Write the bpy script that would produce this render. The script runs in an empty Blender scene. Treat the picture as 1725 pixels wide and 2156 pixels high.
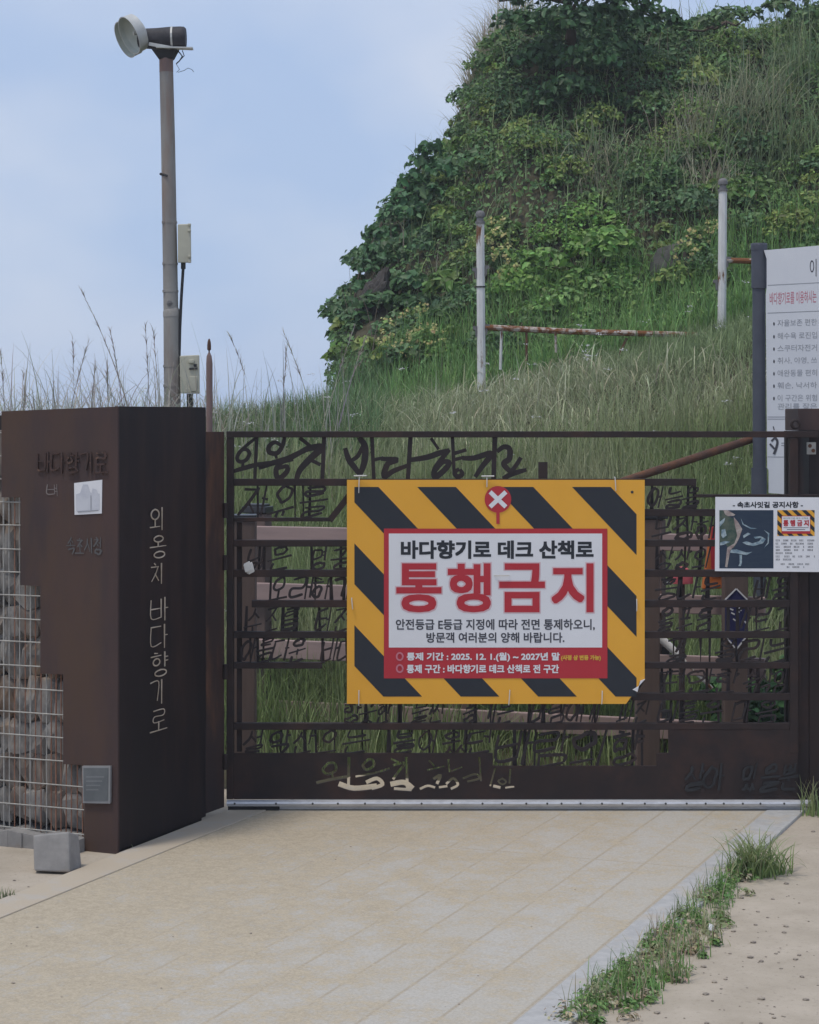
import bpy, bmesh, math, random
import numpy as np
from mathutils import Vector, Matrix, noise as mnoise
random.seed(7); RNG = np.random.default_rng(11)
SC = bpy.context.scene; COL = SC.collection
R = math.radians
# ------------------------------------------------------------------ camera, world, sun, exposure
F = 4300.0; CX = 862.5; HY = 880.0; EYE = 1.59          # focal length and horizon in picture units (1725 wide)
cd = bpy.data.cameras.new('camera'); cam = bpy.data.objects.new('camera', cd); COL.objects.link(cam)
cam.location = (0, 0, EYE); cam.rotation_euler = (R(90), 0, 0)
cd.sensor_fit = 'HORIZONTAL'; cd.sensor_width = 36; cd.lens = 36*F/1725
cd.shift_y = -(1078-HY)/1725
cd.clip_start = .05; cd.clip_end = 3000
SC.camera = cam
SUN = Vector((-.27, -.22, .93)).normalized()
w = bpy.data.worlds.new('World'); SC.world = w; w.use_nodes = True
nt = w.node_tree; nt.nodes.clear()
out = nt.nodes.new('ShaderNodeOutputWorld'); bg = nt.nodes.new('ShaderNodeBackground'); bg.inputs[1].default_value = .1
sky = nt.nodes.new('ShaderNodeTexSky'); sky.sky_type = 'NISHITA'; sky.sun_disc = False
sky.sun_elevation = math.asin(SUN.z); sky.sun_rotation = math.atan2(SUN.x, SUN.y); sky.air_density = 1.0; sky.dust_density = 2.0
tc = nt.nodes.new('ShaderNodeTexCoord'); mp = nt.nodes.new('ShaderNodeMapping'); mp.inputs['Scale'].default_value = (1, 1, 1.7)
mp.inputs['Rotation'].default_value = (.2, .5, .3)
nz = nt.nodes.new('ShaderNodeTexNoise'); nz.inputs['Scale'].default_value = 7; nz.inputs['Detail'].default_value = 3; nz.inputs['Roughness'].default_value = .45
rp = nt.nodes.new('ShaderNodeValToRGB')
rp.color_ramp.elements[0].position = .36; rp.color_ramp.elements[0].color = (.475, .615, .885, 1)
rp.color_ramp.elements[1].position = .66; rp.color_ramp.elements[1].color = (.66, .745, .925, 1)
sc10 = nt.nodes.new('ShaderNodeVectorMath'); sc10.operation = 'SCALE'; sc10.inputs['Scale'].default_value = 10.0
mx = nt.nodes.new('ShaderNodeMix'); mx.data_type = 'RGBA'; mx.inputs[0].default_value = .82
L = nt.links.new
L(tc.outputs['Generated'], mp.inputs[0]); L(mp.outputs[0], nz.inputs['Vector']); L(nz.outputs[0], rp.inputs[0])
L(rp.outputs[0], sc10.inputs[0]); L(sky.outputs[0], mx.inputs['A']); L(sc10.outputs[0], mx.inputs['B'])
L(mx.outputs['Result'], bg.inputs[0]); L(bg.outputs[0], out.inputs[0])
sd = bpy.data.lights.new('sun', 'SUN'); sun = bpy.data.objects.new('sun', sd); COL.objects.link(sun)
sd.energy = 1.75; sd.angle = R(10); sd.color = (1, .93, .82)
sun.rotation_euler = SUN.to_track_quat('Z', 'Y').to_euler(); sun.location = (-3, -3, 12)
SC.view_settings.view_transform = 'Standard'; SC.view_settings.look = 'None'
SC.view_settings.exposure = 0.0; SC.view_settings.gamma = 1.0; SC.view_settings.use_curve_mapping = False

# ------------------------------------------------------------------ helpers
def at(px, py, Y): return ((px-CX)/F*Y, Y, EYE-(py-HY)/F*Y)

def mat(name, c1, c2=None, scale=8, stretch=(1, 1, 1), rough=.75, metal=0, bump=0, lo=.38, hi=.62, c3=None, s3=3, st3=(1, 1, 1), lo3=.55, hi3=.68, detail=6, spec=.3):
    m = bpy.data.materials.new(name); m.use_nodes = True; n = m.node_tree; l = n.links.new
    b = n.nodes['Principled BSDF']; b.inputs['Roughness'].default_value = rough; b.inputs['Metallic'].default_value = metal
    b.inputs['Specular IOR Level'].default_value = spec
    if c2 is None: c2 = tuple(x*.86 for x in c1)
    t = n.nodes.new('ShaderNodeTexCoord'); mpn = n.nodes.new('ShaderNodeMapping'); mpn.inputs['Scale'].default_value = stretch
    z = n.nodes.new('ShaderNodeTexNoise'); z.inputs['Scale'].default_value = scale; z.inputs['Detail'].default_value = detail; z.inputs['Roughness'].default_value = .62
    r = n.nodes.new('ShaderNodeValToRGB'); r.color_ramp.elements[0].position = lo; r.color_ramp.elements[1].position = hi
    r.color_ramp.elements[0].color = (*c1, 1); r.color_ramp.elements[1].color = (*c2, 1)
    l(t.outputs['Object'], mpn.inputs[0]); l(mpn.outputs[0], z.inputs['Vector']); l(z.outputs[0], r.inputs[0])
    cout = r.outputs[0]
    if c3:
        mp3 = n.nodes.new('ShaderNodeMapping'); mp3.inputs['Scale'].default_value = st3; mp3.inputs['Location'].default_value = (3.1, 7.7, 1.3)
        z3 = n.nodes.new('ShaderNodeTexNoise'); z3.inputs['Scale'].default_value = s3; z3.inputs['Detail'].default_value = 8; z3.inputs['Roughness'].default_value = .65
        mr = n.nodes.new('ShaderNodeMapRange'); mr.inputs[1].default_value = lo3; mr.inputs[2].default_value = hi3
        mm = n.nodes.new('ShaderNodeMix'); mm.data_type = 'RGBA'
        l(t.outputs['Object'], mp3.inputs[0]); l(mp3.outputs[0], z3.inputs['Vector']); l(z3.outputs[0], mr.inputs[0]); l(mr.outputs[0], mm.inputs[0])
        l(cout, mm.inputs['A']); mm.inputs['B'].default_value = (*c3, 1); cout = mm.outputs['Result']
    l(cout, b.inputs['Base Color'])
    if bump:
        bp = n.nodes.new('ShaderNodeBump'); bp.inputs['Strength'].default_value = bump; bp.inputs['Distance'].default_value = .01
        l(z.outputs[0], bp.inputs['Height']); l(bp.outputs[0], b.inputs['Normal'])
    return m

def leafmat(name, rough=.55, trans=.3):
    m = bpy.data.materials.new(name); m.use_nodes = True; n = m.node_tree; l = n.links.new
    b = n.nodes['Principled BSDF']; b.inputs['Roughness'].default_value = rough; b.inputs['Specular IOR Level'].default_value = .3
    a = n.nodes.new('ShaderNodeVertexColor'); a.layer_name = 'tint'
    tr = n.nodes.new('ShaderNodeBsdfTranslucent'); ms = n.nodes.new('ShaderNodeMixShader'); ms.inputs[0].default_value = trans
    l(a.outputs[0], b.inputs['Base Color']); l(a.outputs[0], tr.inputs[0])
    l(b.outputs[0], ms.inputs[1]); l(tr.outputs[0], ms.inputs[2]); l(ms.outputs[0], n.nodes['Material Output'].inputs[0])
    return m

class MB:
    def __init__(s): s.v = []; s.f = []
    def add(s, vs, fs):
        o = len(s.v); s.v += [tuple(p) for p in vs]; s.f += [tuple(i+o for i in f) for f in fs]
    def box(s, a, b):
        x0, x1 = sorted((a[0], b[0])); y0, y1 = sorted((a[1], b[1])); z0, z1 = sorted((a[2], b[2]))
        s.add([(x0,y0,z0),(x1,y0,z0),(x1,y1,z0),(x0,y1,z0),(x0,y0,z1),(x1,y0,z1),(x1,y1,z1),(x0,y1,z1)],
              [(0,3,2,1),(4,5,6,7),(0,1,5,4),(1,2,6,5),(2,3,7,6),(3,0,4,7)])
    def obox(s, c, ax, ay, az):            # centre and three half-axes
        c, ax, ay, az = map(Vector, (c, ax, ay, az)); vs = [c+i*ax+j*ay+k*az for k in (-1, 1) for j in (-1, 1) for i in (-1, 1)]
        s.add(vs, [(0,2,3,1),(4,5,7,6),(0,1,5,4),(2,6,7,3),(0,4,6,2),(1,3,7,5)])
    def prism(s, poly, fn, d0, d1):        # polygon (u,v) extruded along the third coordinate of fn
        n = len(poly)
        s.add([fn(u, v, d0) for u, v in poly]+[fn(u, v, d1) for u, v in poly],
              [tuple(range(n)), tuple(range(2*n-1, n-1, -1))]+[(i, i+n, (i+1) % n+n, (i+1) % n) for i in range(n)])
    def flat(s, poly, fn, d):
        s.add([fn(u, v, d) for u, v in poly], [tuple(range(len(poly)))])
    def tube(s, pts, r, n=10, cap=True):
        pts = [Vector(p) for p in pts]; m = len(pts); rs = r if hasattr(r, '__len__') else [r]*m
        vs = []; up = None
        for i, p in enumerate(pts):
            t = (pts[min(i+1, m-1)]-pts[max(i-1, 0)]).normalized()
            if up is None: up = t.orthogonal().normalized()
            up = (up-t*up.dot(t)).normalized(); bi = t.cross(up)
            for k in range(n):
                a = 2*math.pi*k/n; vs.append(p+(up*math.cos(a)+bi*math.sin(a))*rs[i])
        fs = [(i*n+k, i*n+(k+1) % n, (i+1)*n+(k+1) % n, (i+1)*n+k) for i in range(m-1) for k in range(n)]
        if cap: fs += [tuple(range(n-1, -1, -1)), tuple((m-1)*n+k for k in range(n))]
        s.add(vs, fs)
    def lathe(s, c, axis, prof, n=20):     # prof: (distance along axis, radius)
        axis = Vector(axis).normalized(); c = Vector(c)
        u = axis.orthogonal().normalized(); v2 = axis.cross(u); vs = []
        for h, r in prof:
            for k in range(n):
                a = 2*math.pi*k/n; vs.append(c+axis*h+(u*math.cos(a)+v2*math.sin(a))*r)
        m = len(prof)
        s.add(vs, [(i*n+k, i*n+(k+1) % n, (i+1)*n+(k+1) % n, (i+1)*n+k) for i in range(m-1) for k in range(n)])
    def build(s, name, m, root=None, smooth=False, bevel=0, origin=None):
        off = Vector(root_world(root)) if root else Vector(origin or (0, 0, 0))
        me = bpy.data.meshes.new(name); me.from_pydata([tuple(Vector(p)-off) for p in s.v], [], s.f)
        me.materials.append(m); me.update()
        bm = bmesh.new(); bm.from_mesh(me); bmesh.ops.recalc_face_normals(bm, faces=bm.faces)
        bm.to_mesh(me); bm.free()
        o = bpy.data.objects.new(name, me); COL.objects.link(o)
        if root: o.parent = root
        else: o.location = off
        if smooth:
            for p in me.polygons: p.use_smooth = True
            try: me.set_sharp_from_angle(angle=R(40))
            except Exception: pass
        if bevel:
            b = o.modifiers.new('bevel', 'BEVEL'); b.width = bevel; b.segments = 2; b.limit_method = 'ANGLE'
        return o

def root_world(o):
    p = Vector(o.location)
    while o.parent: o = o.parent; p += Vector(o.location)
    return p
def empty(name, loc, label, cat, group=None):
    o = bpy.data.objects.new(name, None); COL.objects.link(o); o.location = loc; o.empty_display_size = .1
    return tag(o, label, cat, group)
def tag(o, label=None, cat=None, group=None, kind=None):
    if label: o['label'] = label
    if cat: o['category'] = cat
    if group: o['group'] = group
    if kind: o['kind'] = kind
    return o

def bigmesh(name, V, Q, tint, m, root=None, origin=(0, 0, 0), tris=False):
    """V (n,3), Q (k,4) or (k,3) indices, tint (n,3)"""
    off = np.array(root_world(root) if root else origin)
    me = bpy.data.meshes.new(name); k = Q.shape[1]
    me.vertices.add(len(V)); me.vertices.foreach_set('co', (V-off).astype(np.float32).ravel())
    me.loops.add(Q.size); me.loops.foreach_set('vertex_index', Q.astype(np.int32).ravel())
    me.polygons.add(len(Q)); me.polygons.foreach_set('loop_start', np.arange(0, Q.size, k, dtype=np.int32))
    me.update(calc_edges=True)
    at_ = me.color_attributes.new('tint', 'FLOAT_COLOR', 'POINT')
    at_.data.foreach_set('color', np.c_[tint, np.ones(len(tint))].astype(np.float32).ravel())
    me.materials.append(m); o = bpy.data.objects.new(name, me); COL.objects.link(o)
    if root: o.parent = root
    else: o.location = off
    return o

def blades(P, H, width, lean, tint, K=4, curl=1.0, tipc=None):
    """grass blades: base points P (n,3), length H, bend lean (0 upright, 1 bowed over)"""
    n = len(P); az = RNG.uniform(0, 2*np.pi, n); d = np.c_[np.cos(az), np.sin(az), np.zeros(n)]
    side = np.c_[-np.sin(az+RNG.normal(0, .8, n)), np.cos(az), np.zeros(n)]
    side /= np.linalg.norm(side, axis=1)[:, None]
    V = np.zeros((n, K+1, 2, 3)); T = np.zeros((n, K+1, 2, 3)); p = P.copy()
    for k in range(K+1):
        t = k/K; wd = width*(1-t**1.6)*.5+.0004
        V[:, k, 0] = p-side*wd[:, None]; V[:, k, 1] = p+side*wd[:, None]
        T[:, k, 0] = T[:, k, 1] = tint if tipc is None else tint*(1-t)+tipc*t
        ang = lean*(.25+curl*1.9*(t+.5/K)**1.5); st = H/K
        p = p+d*(np.sin(ang)*st)[:, None]+np.array([0, 0, 1])*(np.cos(ang)*st)[:, None]
    idx = np.arange(n*(K+1)*2).reshape(n, K+1, 2)
    Q = np.stack([idx[:, :-1, 0], idx[:, :-1, 1], idx[:, 1:, 1], idx[:, 1:, 0]], -1).reshape(-1, 4)
    return V.reshape(-1, 3), Q, T.reshape(-1, 3)

def leaves(P, N, size, tint, wide=.62, droop=.25):
    """folded pointed leaves at P facing N"""
    n = len(P); N = N/np.linalg.norm(N, axis=1)[:, None]
    r = RNG.normal(0, 1, (n, 3)); r[:, 2] -= droop*2
    u = r-N*(r*N).sum(1)[:, None]; u /= np.linalg.norm(u, axis=1)[:, None]+1e-9; v = np.cross(N, u)
    s = size[:, None]; wd = s*wide*.5; up = N*s*.12
    base = P-u*s*.45; tip = P+u*s*.55-N*s*.12
    V = np.stack([base, P-u*s*.22-v*wd*.9+up, P+u*s*.15-v*wd*.8+up*.8, tip, P+u*s*.15+v*wd*.8+up*.8, P-u*s*.22+v*wd*.9+up], 1)
    i = np.arange(n)[:, None]*6
    Q = np.concatenate([i+np.array([[0, 1, 2, 3]]), i+np.array([[0, 3, 4, 5]])], 0)
    return V.reshape(-1, 3), Q, np.repeat(tint, 6, 0)

def join(parts):
    V = []; Q = []; T = []; o = 0
    for v, q, t in parts: V.append(v); Q.append(q+o); T.append(t); o += len(v)
    return np.concatenate(V), np.concatenate(Q), np.concatenate(T)

# ---- strokes: brush lettering built as ribbons; Hangul composed from its jamo
def smooth(pts, n=5):
    if len(pts) < 3: return [tuple(p) for p in pts]
    P = [np.array(p, float) for p in pts]; o = []
    for i in range(len(P)-1):
        a = P[max(i-1, 0)]; b = P[i]; c = P[i+1]; d = P[min(i+2, len(P)-1)]
        for k in range(n):
            t = k/n; o.append(tuple(.5*(2*b+(c-a)*t+(2*a-5*b+4*c-d)*t*t+(3*b-a-3*c+d)*t**3)))
    return o+[tuple(P[-1])]
def ribbon(mb, pts, wid, fn, d0, d1):
    pts = [p for i, p in enumerate(pts) if i == 0 or math.hypot(p[0]-pts[i-1][0], p[1]-pts[i-1][1]) > 1e-6]
    n = len(pts)
    if n < 2: return
    ws = wid if hasattr(wid, '__len__') else [wid]*n; le = []; ri = []
    for i, p in enumerate(pts):
        a = pts[max(i-1, 0)]; b = pts[min(i+1, n-1)]; dx, dy = b[0]-a[0], b[1]-a[1]; q = math.hypot(dx, dy) or 1
        nx, ny = -dy/q, dx/q; h = ws[i]/2; e = (0, 0)
        if i == 0: e = (-dx/q*h*.5, -dy/q*h*.5)
        if i == n-1: e = (dx/q*h*.5, dy/q*h*.5)
        le.append((p[0]+nx*h+e[0], p[1]+ny*h+e[1])); ri.append((p[0]-nx*h+e[0], p[1]-ny*h+e[1]))
    e = 9e-5 if n > 2 else 0
    vs = [fn(*p, d0+e*i) for i, p in enumerate(le)]+[fn(*p, d0+e*i) for i, p in enumerate(ri)]+[fn(*p, d1+e*i) for i, p in enumerate(le)]+[fn(*p, d1+e*i) for i, p in enumerate(ri)]
    fs = []
    for i in range(n-1):
        fs += [(i, i+1, n+i+1, n+i), (2*n+i, 3*n+i, 3*n+i+1, 2*n+i+1), (i, 2*n+i, 2*n+i+1, i+1), (n+i, n+i+1, 3*n+i+1, 3*n+i)]
    fs += [(0, n, 3*n, 2*n), (n-1, 3*n-1, 4*n-1, 2*n-1)]
    mb.add(vs, fs)
CIR = [(.5+.5*math.sin(a*math.pi/5), .5-.5*math.cos(a*math.pi/5)) for a in range(11)]
J = [(0,0),(1,0),(0,1)]
CONS = {'ㄱ': [[(0,0),(1,0),(.8,1)]], 'ㄴ': [[(0,0),(0,1),(1,.9)]], 'ㄷ': [[(0,0),(1,0)],[(0,0),(0,1),(1,.9)]],
 'ㄹ': [[(0,0),(1,0),(.95,.5),(.05,.5),(0,1),(1,.95)]], 'ㅁ': [[(0,0),(0,1)],[(0,0),(1,0),(1,1)],[(0,1),(1,1)]],
 'ㅂ': [[(0,0),(0,1),(1,1)],[(1,0),(1,1)],[(0,.5),(1,.5)]], 'ㅅ': [[(.5,0),(.4,.5),(0,1)],[(.45,.35),(1,1)]], 'ㅇ': [CIR],
 'ㅈ': [[(0,0),(1,0)],[(.9,0),(.55,.5),(0,1)],[(.5,.5),(1,1)]], 'ㅊ': [[(.4,-.25),(.6,-.12)],[(0,0),(1,0)],[(.9,0),(.55,.5),(0,1)],[(.5,.5),(1,1)]],
 'ㅋ': [[(0,0),(1,0),(.8,1)],[(.05,.45),(.9,.4)]], 'ㅌ': [[(0,0),(1,0)],[(0,.5),(1,.48)],[(0,0),(0,1),(1,.9)]],
 'ㅍ': [[(0,0),(1,0)],[(.3,0),(.3,1)],[(.7,0),(.7,1)],[(0,1),(1,1)]],
 'ㅎ': [[(.35,-.25),(.65,-.2)],[(0,.08),(1,.05)],[(.15+.7*x, .3+.7*y) for x, y in CIR]]}
for d_, s_ in (('ㄲ','ㄱ'),('ㄸ','ㄷ'),('ㅃ','ㅂ'),('ㅆ','ㅅ'),('ㅉ','ㅈ')):
    CONS[d_] = [[(x*.45, y) for x, y in st] for st in CONS[s_]]+[[(.55+x*.45, y) for x, y in st] for st in CONS[s_]]
CHO = 'ㄱㄲㄴㄷㄸㄹㅁㅂㅃㅅㅆㅇㅈㅉㅊㅋㅌㅍㅎ'; JUNG = 'ㅏㅐㅑㅒㅓㅔㅕㅖㅗㅘㅙㅚㅛㅜㅝㅞㅟㅠㅡㅢㅣ'
JONG = ['', 'ㄱ','ㄲ','ㄱㅅ','ㄴ','ㄴㅈ','ㄴㅎ','ㄷ','ㄹ','ㄹㄱ','ㄹㅁ','ㄹㅂ','ㄹㅅ','ㄹㅌ','ㄹㅍ','ㄹㅎ','ㅁ','ㅂ','ㅂㅅ','ㅅ','ㅆ','ㅇ','ㅈ','ㅊ','ㅋ','ㅌ','ㅍ','ㅎ']
VV = {'ㅏ': (1, [(0,.45,1,.45)]), 'ㅑ': (1, [(0,.32,1,.32),(0,.6,1,.6)]), 'ㅓ': (1, [(0,.5,-1,.5)]), 'ㅕ': (1, [(0,.35,-1,.35),(0,.62,-1,.62)]), 'ㅣ': (1, []),
      'ㅐ': (2, []), 'ㅔ': (3, [])}
COMB = {'ㅘ': 'ㅗㅏ','ㅙ': 'ㅗㅐ','ㅚ': 'ㅗㅣ','ㅝ': 'ㅜㅓ','ㅞ': 'ㅜㅔ','ㅟ': 'ㅜㅣ','ㅢ': 'ㅡㅣ'}
def syllable(ch):
    """strokes in the unit box, y down"""
    c = ord(ch)-0xAC00
    if not 0 <= c < 11172: return [[(.4, .95), (.55, 1)]] if ch == '.' else []
    cho, ju, jo = CHO[c//588], JUNG[c % 588//28], JONG[c % 28]
    H = .6 if jo else 1.0; out_ = []
    hv, vv = '', ''
    for q in COMB.get(ju, ju):
        if q in 'ㅗㅛㅜㅠㅡ': hv = q
        else: vv = q
    def put(st, x0, y0, x1, y1): out_.extend([[(x0+(x1-x0)*x, y0+(y1-y0)*y) for x, y in s] for s in st])
    cx1 = .6 if vv else .8; cx0 = .02 if vv else .2
    ch1 = H*(.5 if hv else .85); y0 = .12*H if cho in 'ㅊㅎ' else .03
    put(CONS[cho], cx0, y0, cx1, max(ch1, y0+.2*H))
    if hv:
        yb = H*.86; xa, xb = (0, .68) if vv else (0, 1); xm = (xa+xb)/2
        out_.append([(xa, yb), (xb, yb-.02)])
        if hv == 'ㅗ': out_.append([(xm, ch1), (xm, yb)])
        if hv == 'ㅛ': out_ += [[(xm-.13, ch1), (xm-.13, yb)], [(xm+.13, ch1), (xm+.13, yb)]]
        if hv == 'ㅜ': out_.append([(xm, yb), (xm, H*1.05)])
        if hv == 'ㅠ': out_ += [[(xm-.13, yb), (xm-.15, H*1.05)], [(xm+.13, yb), (xm+.13, H*1.05)]]
    if vv:
        if vv in 'ㅐㅔ':
            out_ += [[(.76, 0), (.75, H)], [(.95, 0), (.95, H)]]
            out_.append([(.76, .45*H), (.95, .45*H)] if vv == 'ㅐ' else [(.6, .45*H), (.76, .45*H)])
        else:
            out_.append([(.82, -.02), (.82, H*1.02)])
            for (a, b, c_, d) in VV[vv][1]: out_.append([(.82, b*H), (.82+.18*c_, d*H)])
    if jo:
        k = len(jo)
        for i, q in enumerate(jo): put(CONS[q], .2+i*.38, .72, .2+.7/k+i*.36, 1.0)
    return out_
def syl_fit(ch):
    st = syllable(ch)
    if not st or ch == '.': return st
    ys_ = [y for q in st for _, y in q]; a, b = min(ys_), max(ys_)
    return [[(x, (y-a)/(b-a)) for x, y in q] for q in st]
def brush_row(mb, text, x0, x1, y0, y1, wd, fn, d0, d1, slant=.12, jit=.05, rnd=None, grow=.35):
    rnd = rnd or random; n = len(text); cw = (x1-x0)/n
    for i, ch in enumerate(text):
        big = 1+rnd.uniform(-grow, grow)*.4
        for st in syl_fit(ch):
            q = [(x+rnd.uniform(-jit, jit), y+rnd.uniform(-jit, jit)) for x, y in st]
            pts = smooth([(x0+cw*(i+.06+.92*x*big)+slant*(.5-y)*(y1-y0)-slant*0, y0+(y1-y0)*(y-.1*(x-.5)*slant*8)) for x, y in q])
            m = len(pts); w0 = wd*rnd.uniform(.75, 1.2); k = rnd.uniform(-.4, .4)
            dd = rnd.uniform(0, .0025)
            ribbon(mb, pts, [w0*(1+k*(j/(m-1)-.5))*(1 if 0 < j < m-1 else .75) for j in range(m)], fn, d0+dd, d1+dd)

_tc = {}
def text_mesh(body, weight=0.0):
    key = (body, weight)
    if key not in _tc:
        cu = bpy.data.curves.new('lettering', 'FONT'); cu.body = body; cu.offset = weight; cu.resolution_u = 3
        o = bpy.data.objects.new('lettering', cu); COL.objects.link(o)
        me = bpy.data.meshes.new_from_object(o.evaluated_get(bpy.context.evaluated_depsgraph_get()))
        v = np.array([x.co[:2] for x in me.vertices]); f = [tuple(p.vertices) for p in me.polygons]
        bpy.data.objects.remove(o); bpy.data.curves.remove(cu); bpy.data.meshes.remove(me)
        lo = v.min(0); hi = v.max(0); _tc[key] = ((v-lo)/(hi-lo), f)
    return _tc[key]
def text(mb, body, x0, x1, y0, y1, fn, d, weight=0.0):
    v, f = text_mesh(body, weight)
    mb.add([fn(x0+(x1-x0)*a, y1-(y1-y0)*b, d) for a, b in v], f)

def bold(mb, body, x0, x1, y0, y1, fn, d, r, n=8, weight=.004):
    for i in range(n+1):
        k = 0 if i == n else r; a = 2*math.pi*i/n; c_, s_ = math.cos(a), math.sin(a); q = max(abs(c_), abs(s_)); dx, dy = k*c_/q, k*s_/q
        text(mb, body, x0+r+dx, x1-r+dx, y0+r+dy, y1-r+dy, fn, d+i*.00002, weight)
# ------------------------------------------------------------------ materials
M = {}
M['sand'] = mat('sand', (.46, .395, .315), (.37, .315, .245), 5, rough=.95, bump=.35, lo=.35, hi=.68, c3=(.30, .25, .20), s3=60, lo3=.56, hi3=.72)
M['soil'] = mat('soil', (.05, .045, .025), (.085, .075, .045), 5, rough=1, bump=.6)
M['kerb'] = mat('granite', (.45, .44, .425), (.385, .378, .368), 25, rough=.88, bump=.1, c3=(.45, .39, .31), s3=6, lo3=.52, hi3=.7)
M['gate'] = mat('dark_patina_steel', (.031, .019, .017), (.021, .0145, .0145), 9, rough=.66, metal=.0, bump=.08, c3=(.052, .026, .02), s3=5, lo3=.5, hi3=.72)
M['letter'] = mat('letter_steel', (.028, .020, .021), (.021, .017, .018), 9, rough=.7, c3=(.042, .025, .021), s3=7, lo3=.52, hi3=.72)
M['corten'] = mat('corten_cladding', (.070, .041, .036), (.047, .032, .032), 5, (1, 1, .22), rough=.72, bump=.1, c3=(.076, .045, .032), s3=3.2, st3=(1, 1, .3), lo3=.44, hi3=.6)
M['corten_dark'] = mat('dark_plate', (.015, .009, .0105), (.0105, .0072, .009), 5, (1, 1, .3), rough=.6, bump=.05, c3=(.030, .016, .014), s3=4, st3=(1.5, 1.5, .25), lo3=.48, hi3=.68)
M['rust'] = mat('rust', (.13, .06, .035), (.08, .045, .035), 14, (1, 1, .3), rough=.9, bump=.3, c3=(.2, .085, .04), s3=9, lo3=.55, hi3=.7)
M['rustdark'] = mat('rust_plate', (.05, .027, .022), (.03, .021, .021), 6, (1, 1, .25), rough=.85, c3=(.11, .052, .03), s3=4, st3=(1, 1, .3), lo3=.55, hi3=.7)
M['rustpole'] = mat('weathered_rust_paint', (.26, .17, .145), (.185, .13, .12), 10, (1, 1, .2), rough=.85)
M['polegrey'] = mat('grey_pole_paint', (.31, .29, .265), (.24, .225, .21), 5, (1, 1, .3), rough=.7, c3=(.24, .165, .13), s3=3, st3=(2, 2, .3), lo3=.5, hi3=.68)
M['boxbeige'] = mat('beige_plastic', (.50, .48, .38), (.43, .41, .33), 6, rough=.6)
M['black'] = mat('black_rubber', (.022, .022, .024), (.03, .03, .032), 12, rough=.7)
M['blackwrap'] = mat('dark_wrapped_housing', (.05, .047, .052), (.028, .027, .032), 14, rough=.65, bump=.7, c3=(.11, .10, .09), s3=8, lo3=.6, hi3=.7)
M['lampgrey'] = mat('lamp_drum_metal', (.56, .56, .53), (.46, .46, .44), 8, rough=.45, metal=.2)
M['lampin'] = mat('lamp_inner_dish', (.50, .53, .48), (.42, .45, .41), 8, rough=.5)
M['alu'] = mat('aluminium_strip', (.62, .62, .64), (.5, .5, .52), 30, (1, 1, 4), rough=.42, metal=.35)
M['screw'] = mat('dark_screw', (.05, .05, .05), rough=.6)
M['concrete'] = mat('concrete', (.30, .285, .27), (.23, .22, .21), 12, rough=.95, bump=.3, c3=(.25, .19, .14), s3=4, lo3=.56, hi3=.7)
M['stone'] = mat('grey_stone', (.34, .32, .295), (.15, .142, .135), 13, (1, 1, .6), rough=.95, bump=.7, c3=(.33, .24, .17), s3=5, lo3=.52, hi3=.66)
M['stoneB'] = mat('brown_stone', (.285, .245, .21), (.13, .115, .105), 13, (1, 1, .5), rough=.95, bump=.7, c3=(.19, .12, .075), s3=5, lo3=.5, hi3=.68)
M['wire'] = mat('galvanised_wire', (.40, .39, .36), (.30, .29, .27), 30, rough=.5, metal=.3)
M['wirerust'] = mat('rusty_wire', (.20, .095, .06), (.28, .15, .10), 22, rough=.9)
M['yellow'] = mat('yellow_print', (.80, .40, .045), (.76, .375, .04), 2.5, rough=.55)
M['navyblk'] = mat('black_print', (.022, .026, .034), (.026, .029, .036), 5, rough=.55)
M['red'] = mat('red_print', (.47, .032, .045), (.45, .03, .042), 5, rough=.55)
M['white'] = mat('white_print', (.76, .76, .78), (.73, .73, .75), 5, rough=.55)
M['pink'] = mat('pale_pink_print', (.72, .52, .55), rough=.55)
M['inkgrey'] = mat('dark_ink', (.07, .07, .085), rough=.6)
M['lightink'] = mat('grey_ink', (.33, .34, .37), rough=.6)
M['ylwink'] = mat('yellow_ink', (.70, .42, .06), rough=.6)
M['redink'] = mat('faded_red_ink', (.58, .20, .25), rough=.6)
M['paper'] = mat('white_paper', (.72, .72, .74), (.66, .66, .68), 7, rough=.7)
M['papergrey'] = mat('faded_paper_print', (.47, .48, .53), (.55, .56, .6), 14, rough=.7)
M['board'] = mat('white_board', (.68, .69, .72), (.64, .65, .69), 3, rough=.5)
M['boardpost'] = mat('blue_grey_post', (.085, .092, .115), (.07, .076, .098), 6, rough=.6)
M['plaque'] = mat('grey_plaque', (.15, .16, .165), (.12, .13, .135), 12, rough=.5, metal=.2)
M['plaqueedge'] = mat('plaque_edge', (.30, .30, .30), rough=.5, metal=.2)
M['cream'] = mat('cream_letters', (.54, .46, .37), (.38, .31, .23), 18, rough=.7)
M['woodrail'] = mat('pink_brown_deck_paint', (.38, .275, .255), (.32, .235, .22), 5, (.4, 1, 4), rough=.8, bump=.1)
M['woodpost'] = mat('brown_deck_post', (.16, .115, .10), (.12, .09, .08), 5, (3, 3, .4), rough=.85)
M['capblack'] = mat('dark_post_cap', (.035, .037, .045), rough=.4, spec=.5)
M['whitepaint'] = mat('flaking_white_paint', (.72, .71, .69), (.62, .60, .58), 12, (2, 2, .5), rough=.75, bump=.2, c3=(.17, .075, .03), s3=6, st3=(1.4, 1.4, .35), lo3=.57, hi3=.62)
M['whiterust'] = mat('half_rusted_white_rail', (.50, .45, .40), (.42, .36, .31), 12, rough=.85, bump=.2, c3=(.19, .075, .028), s3=9, st3=(1, 1, 1), lo3=.44, hi3=.52)
M['capgrey'] = mat('grey_cast_cap', (.19, .18, .18), (.14, .135, .135), 20, rough=.6)
M['navy'] = mat('navy_plate', (.03, .03, .11), rough=.5)
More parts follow.
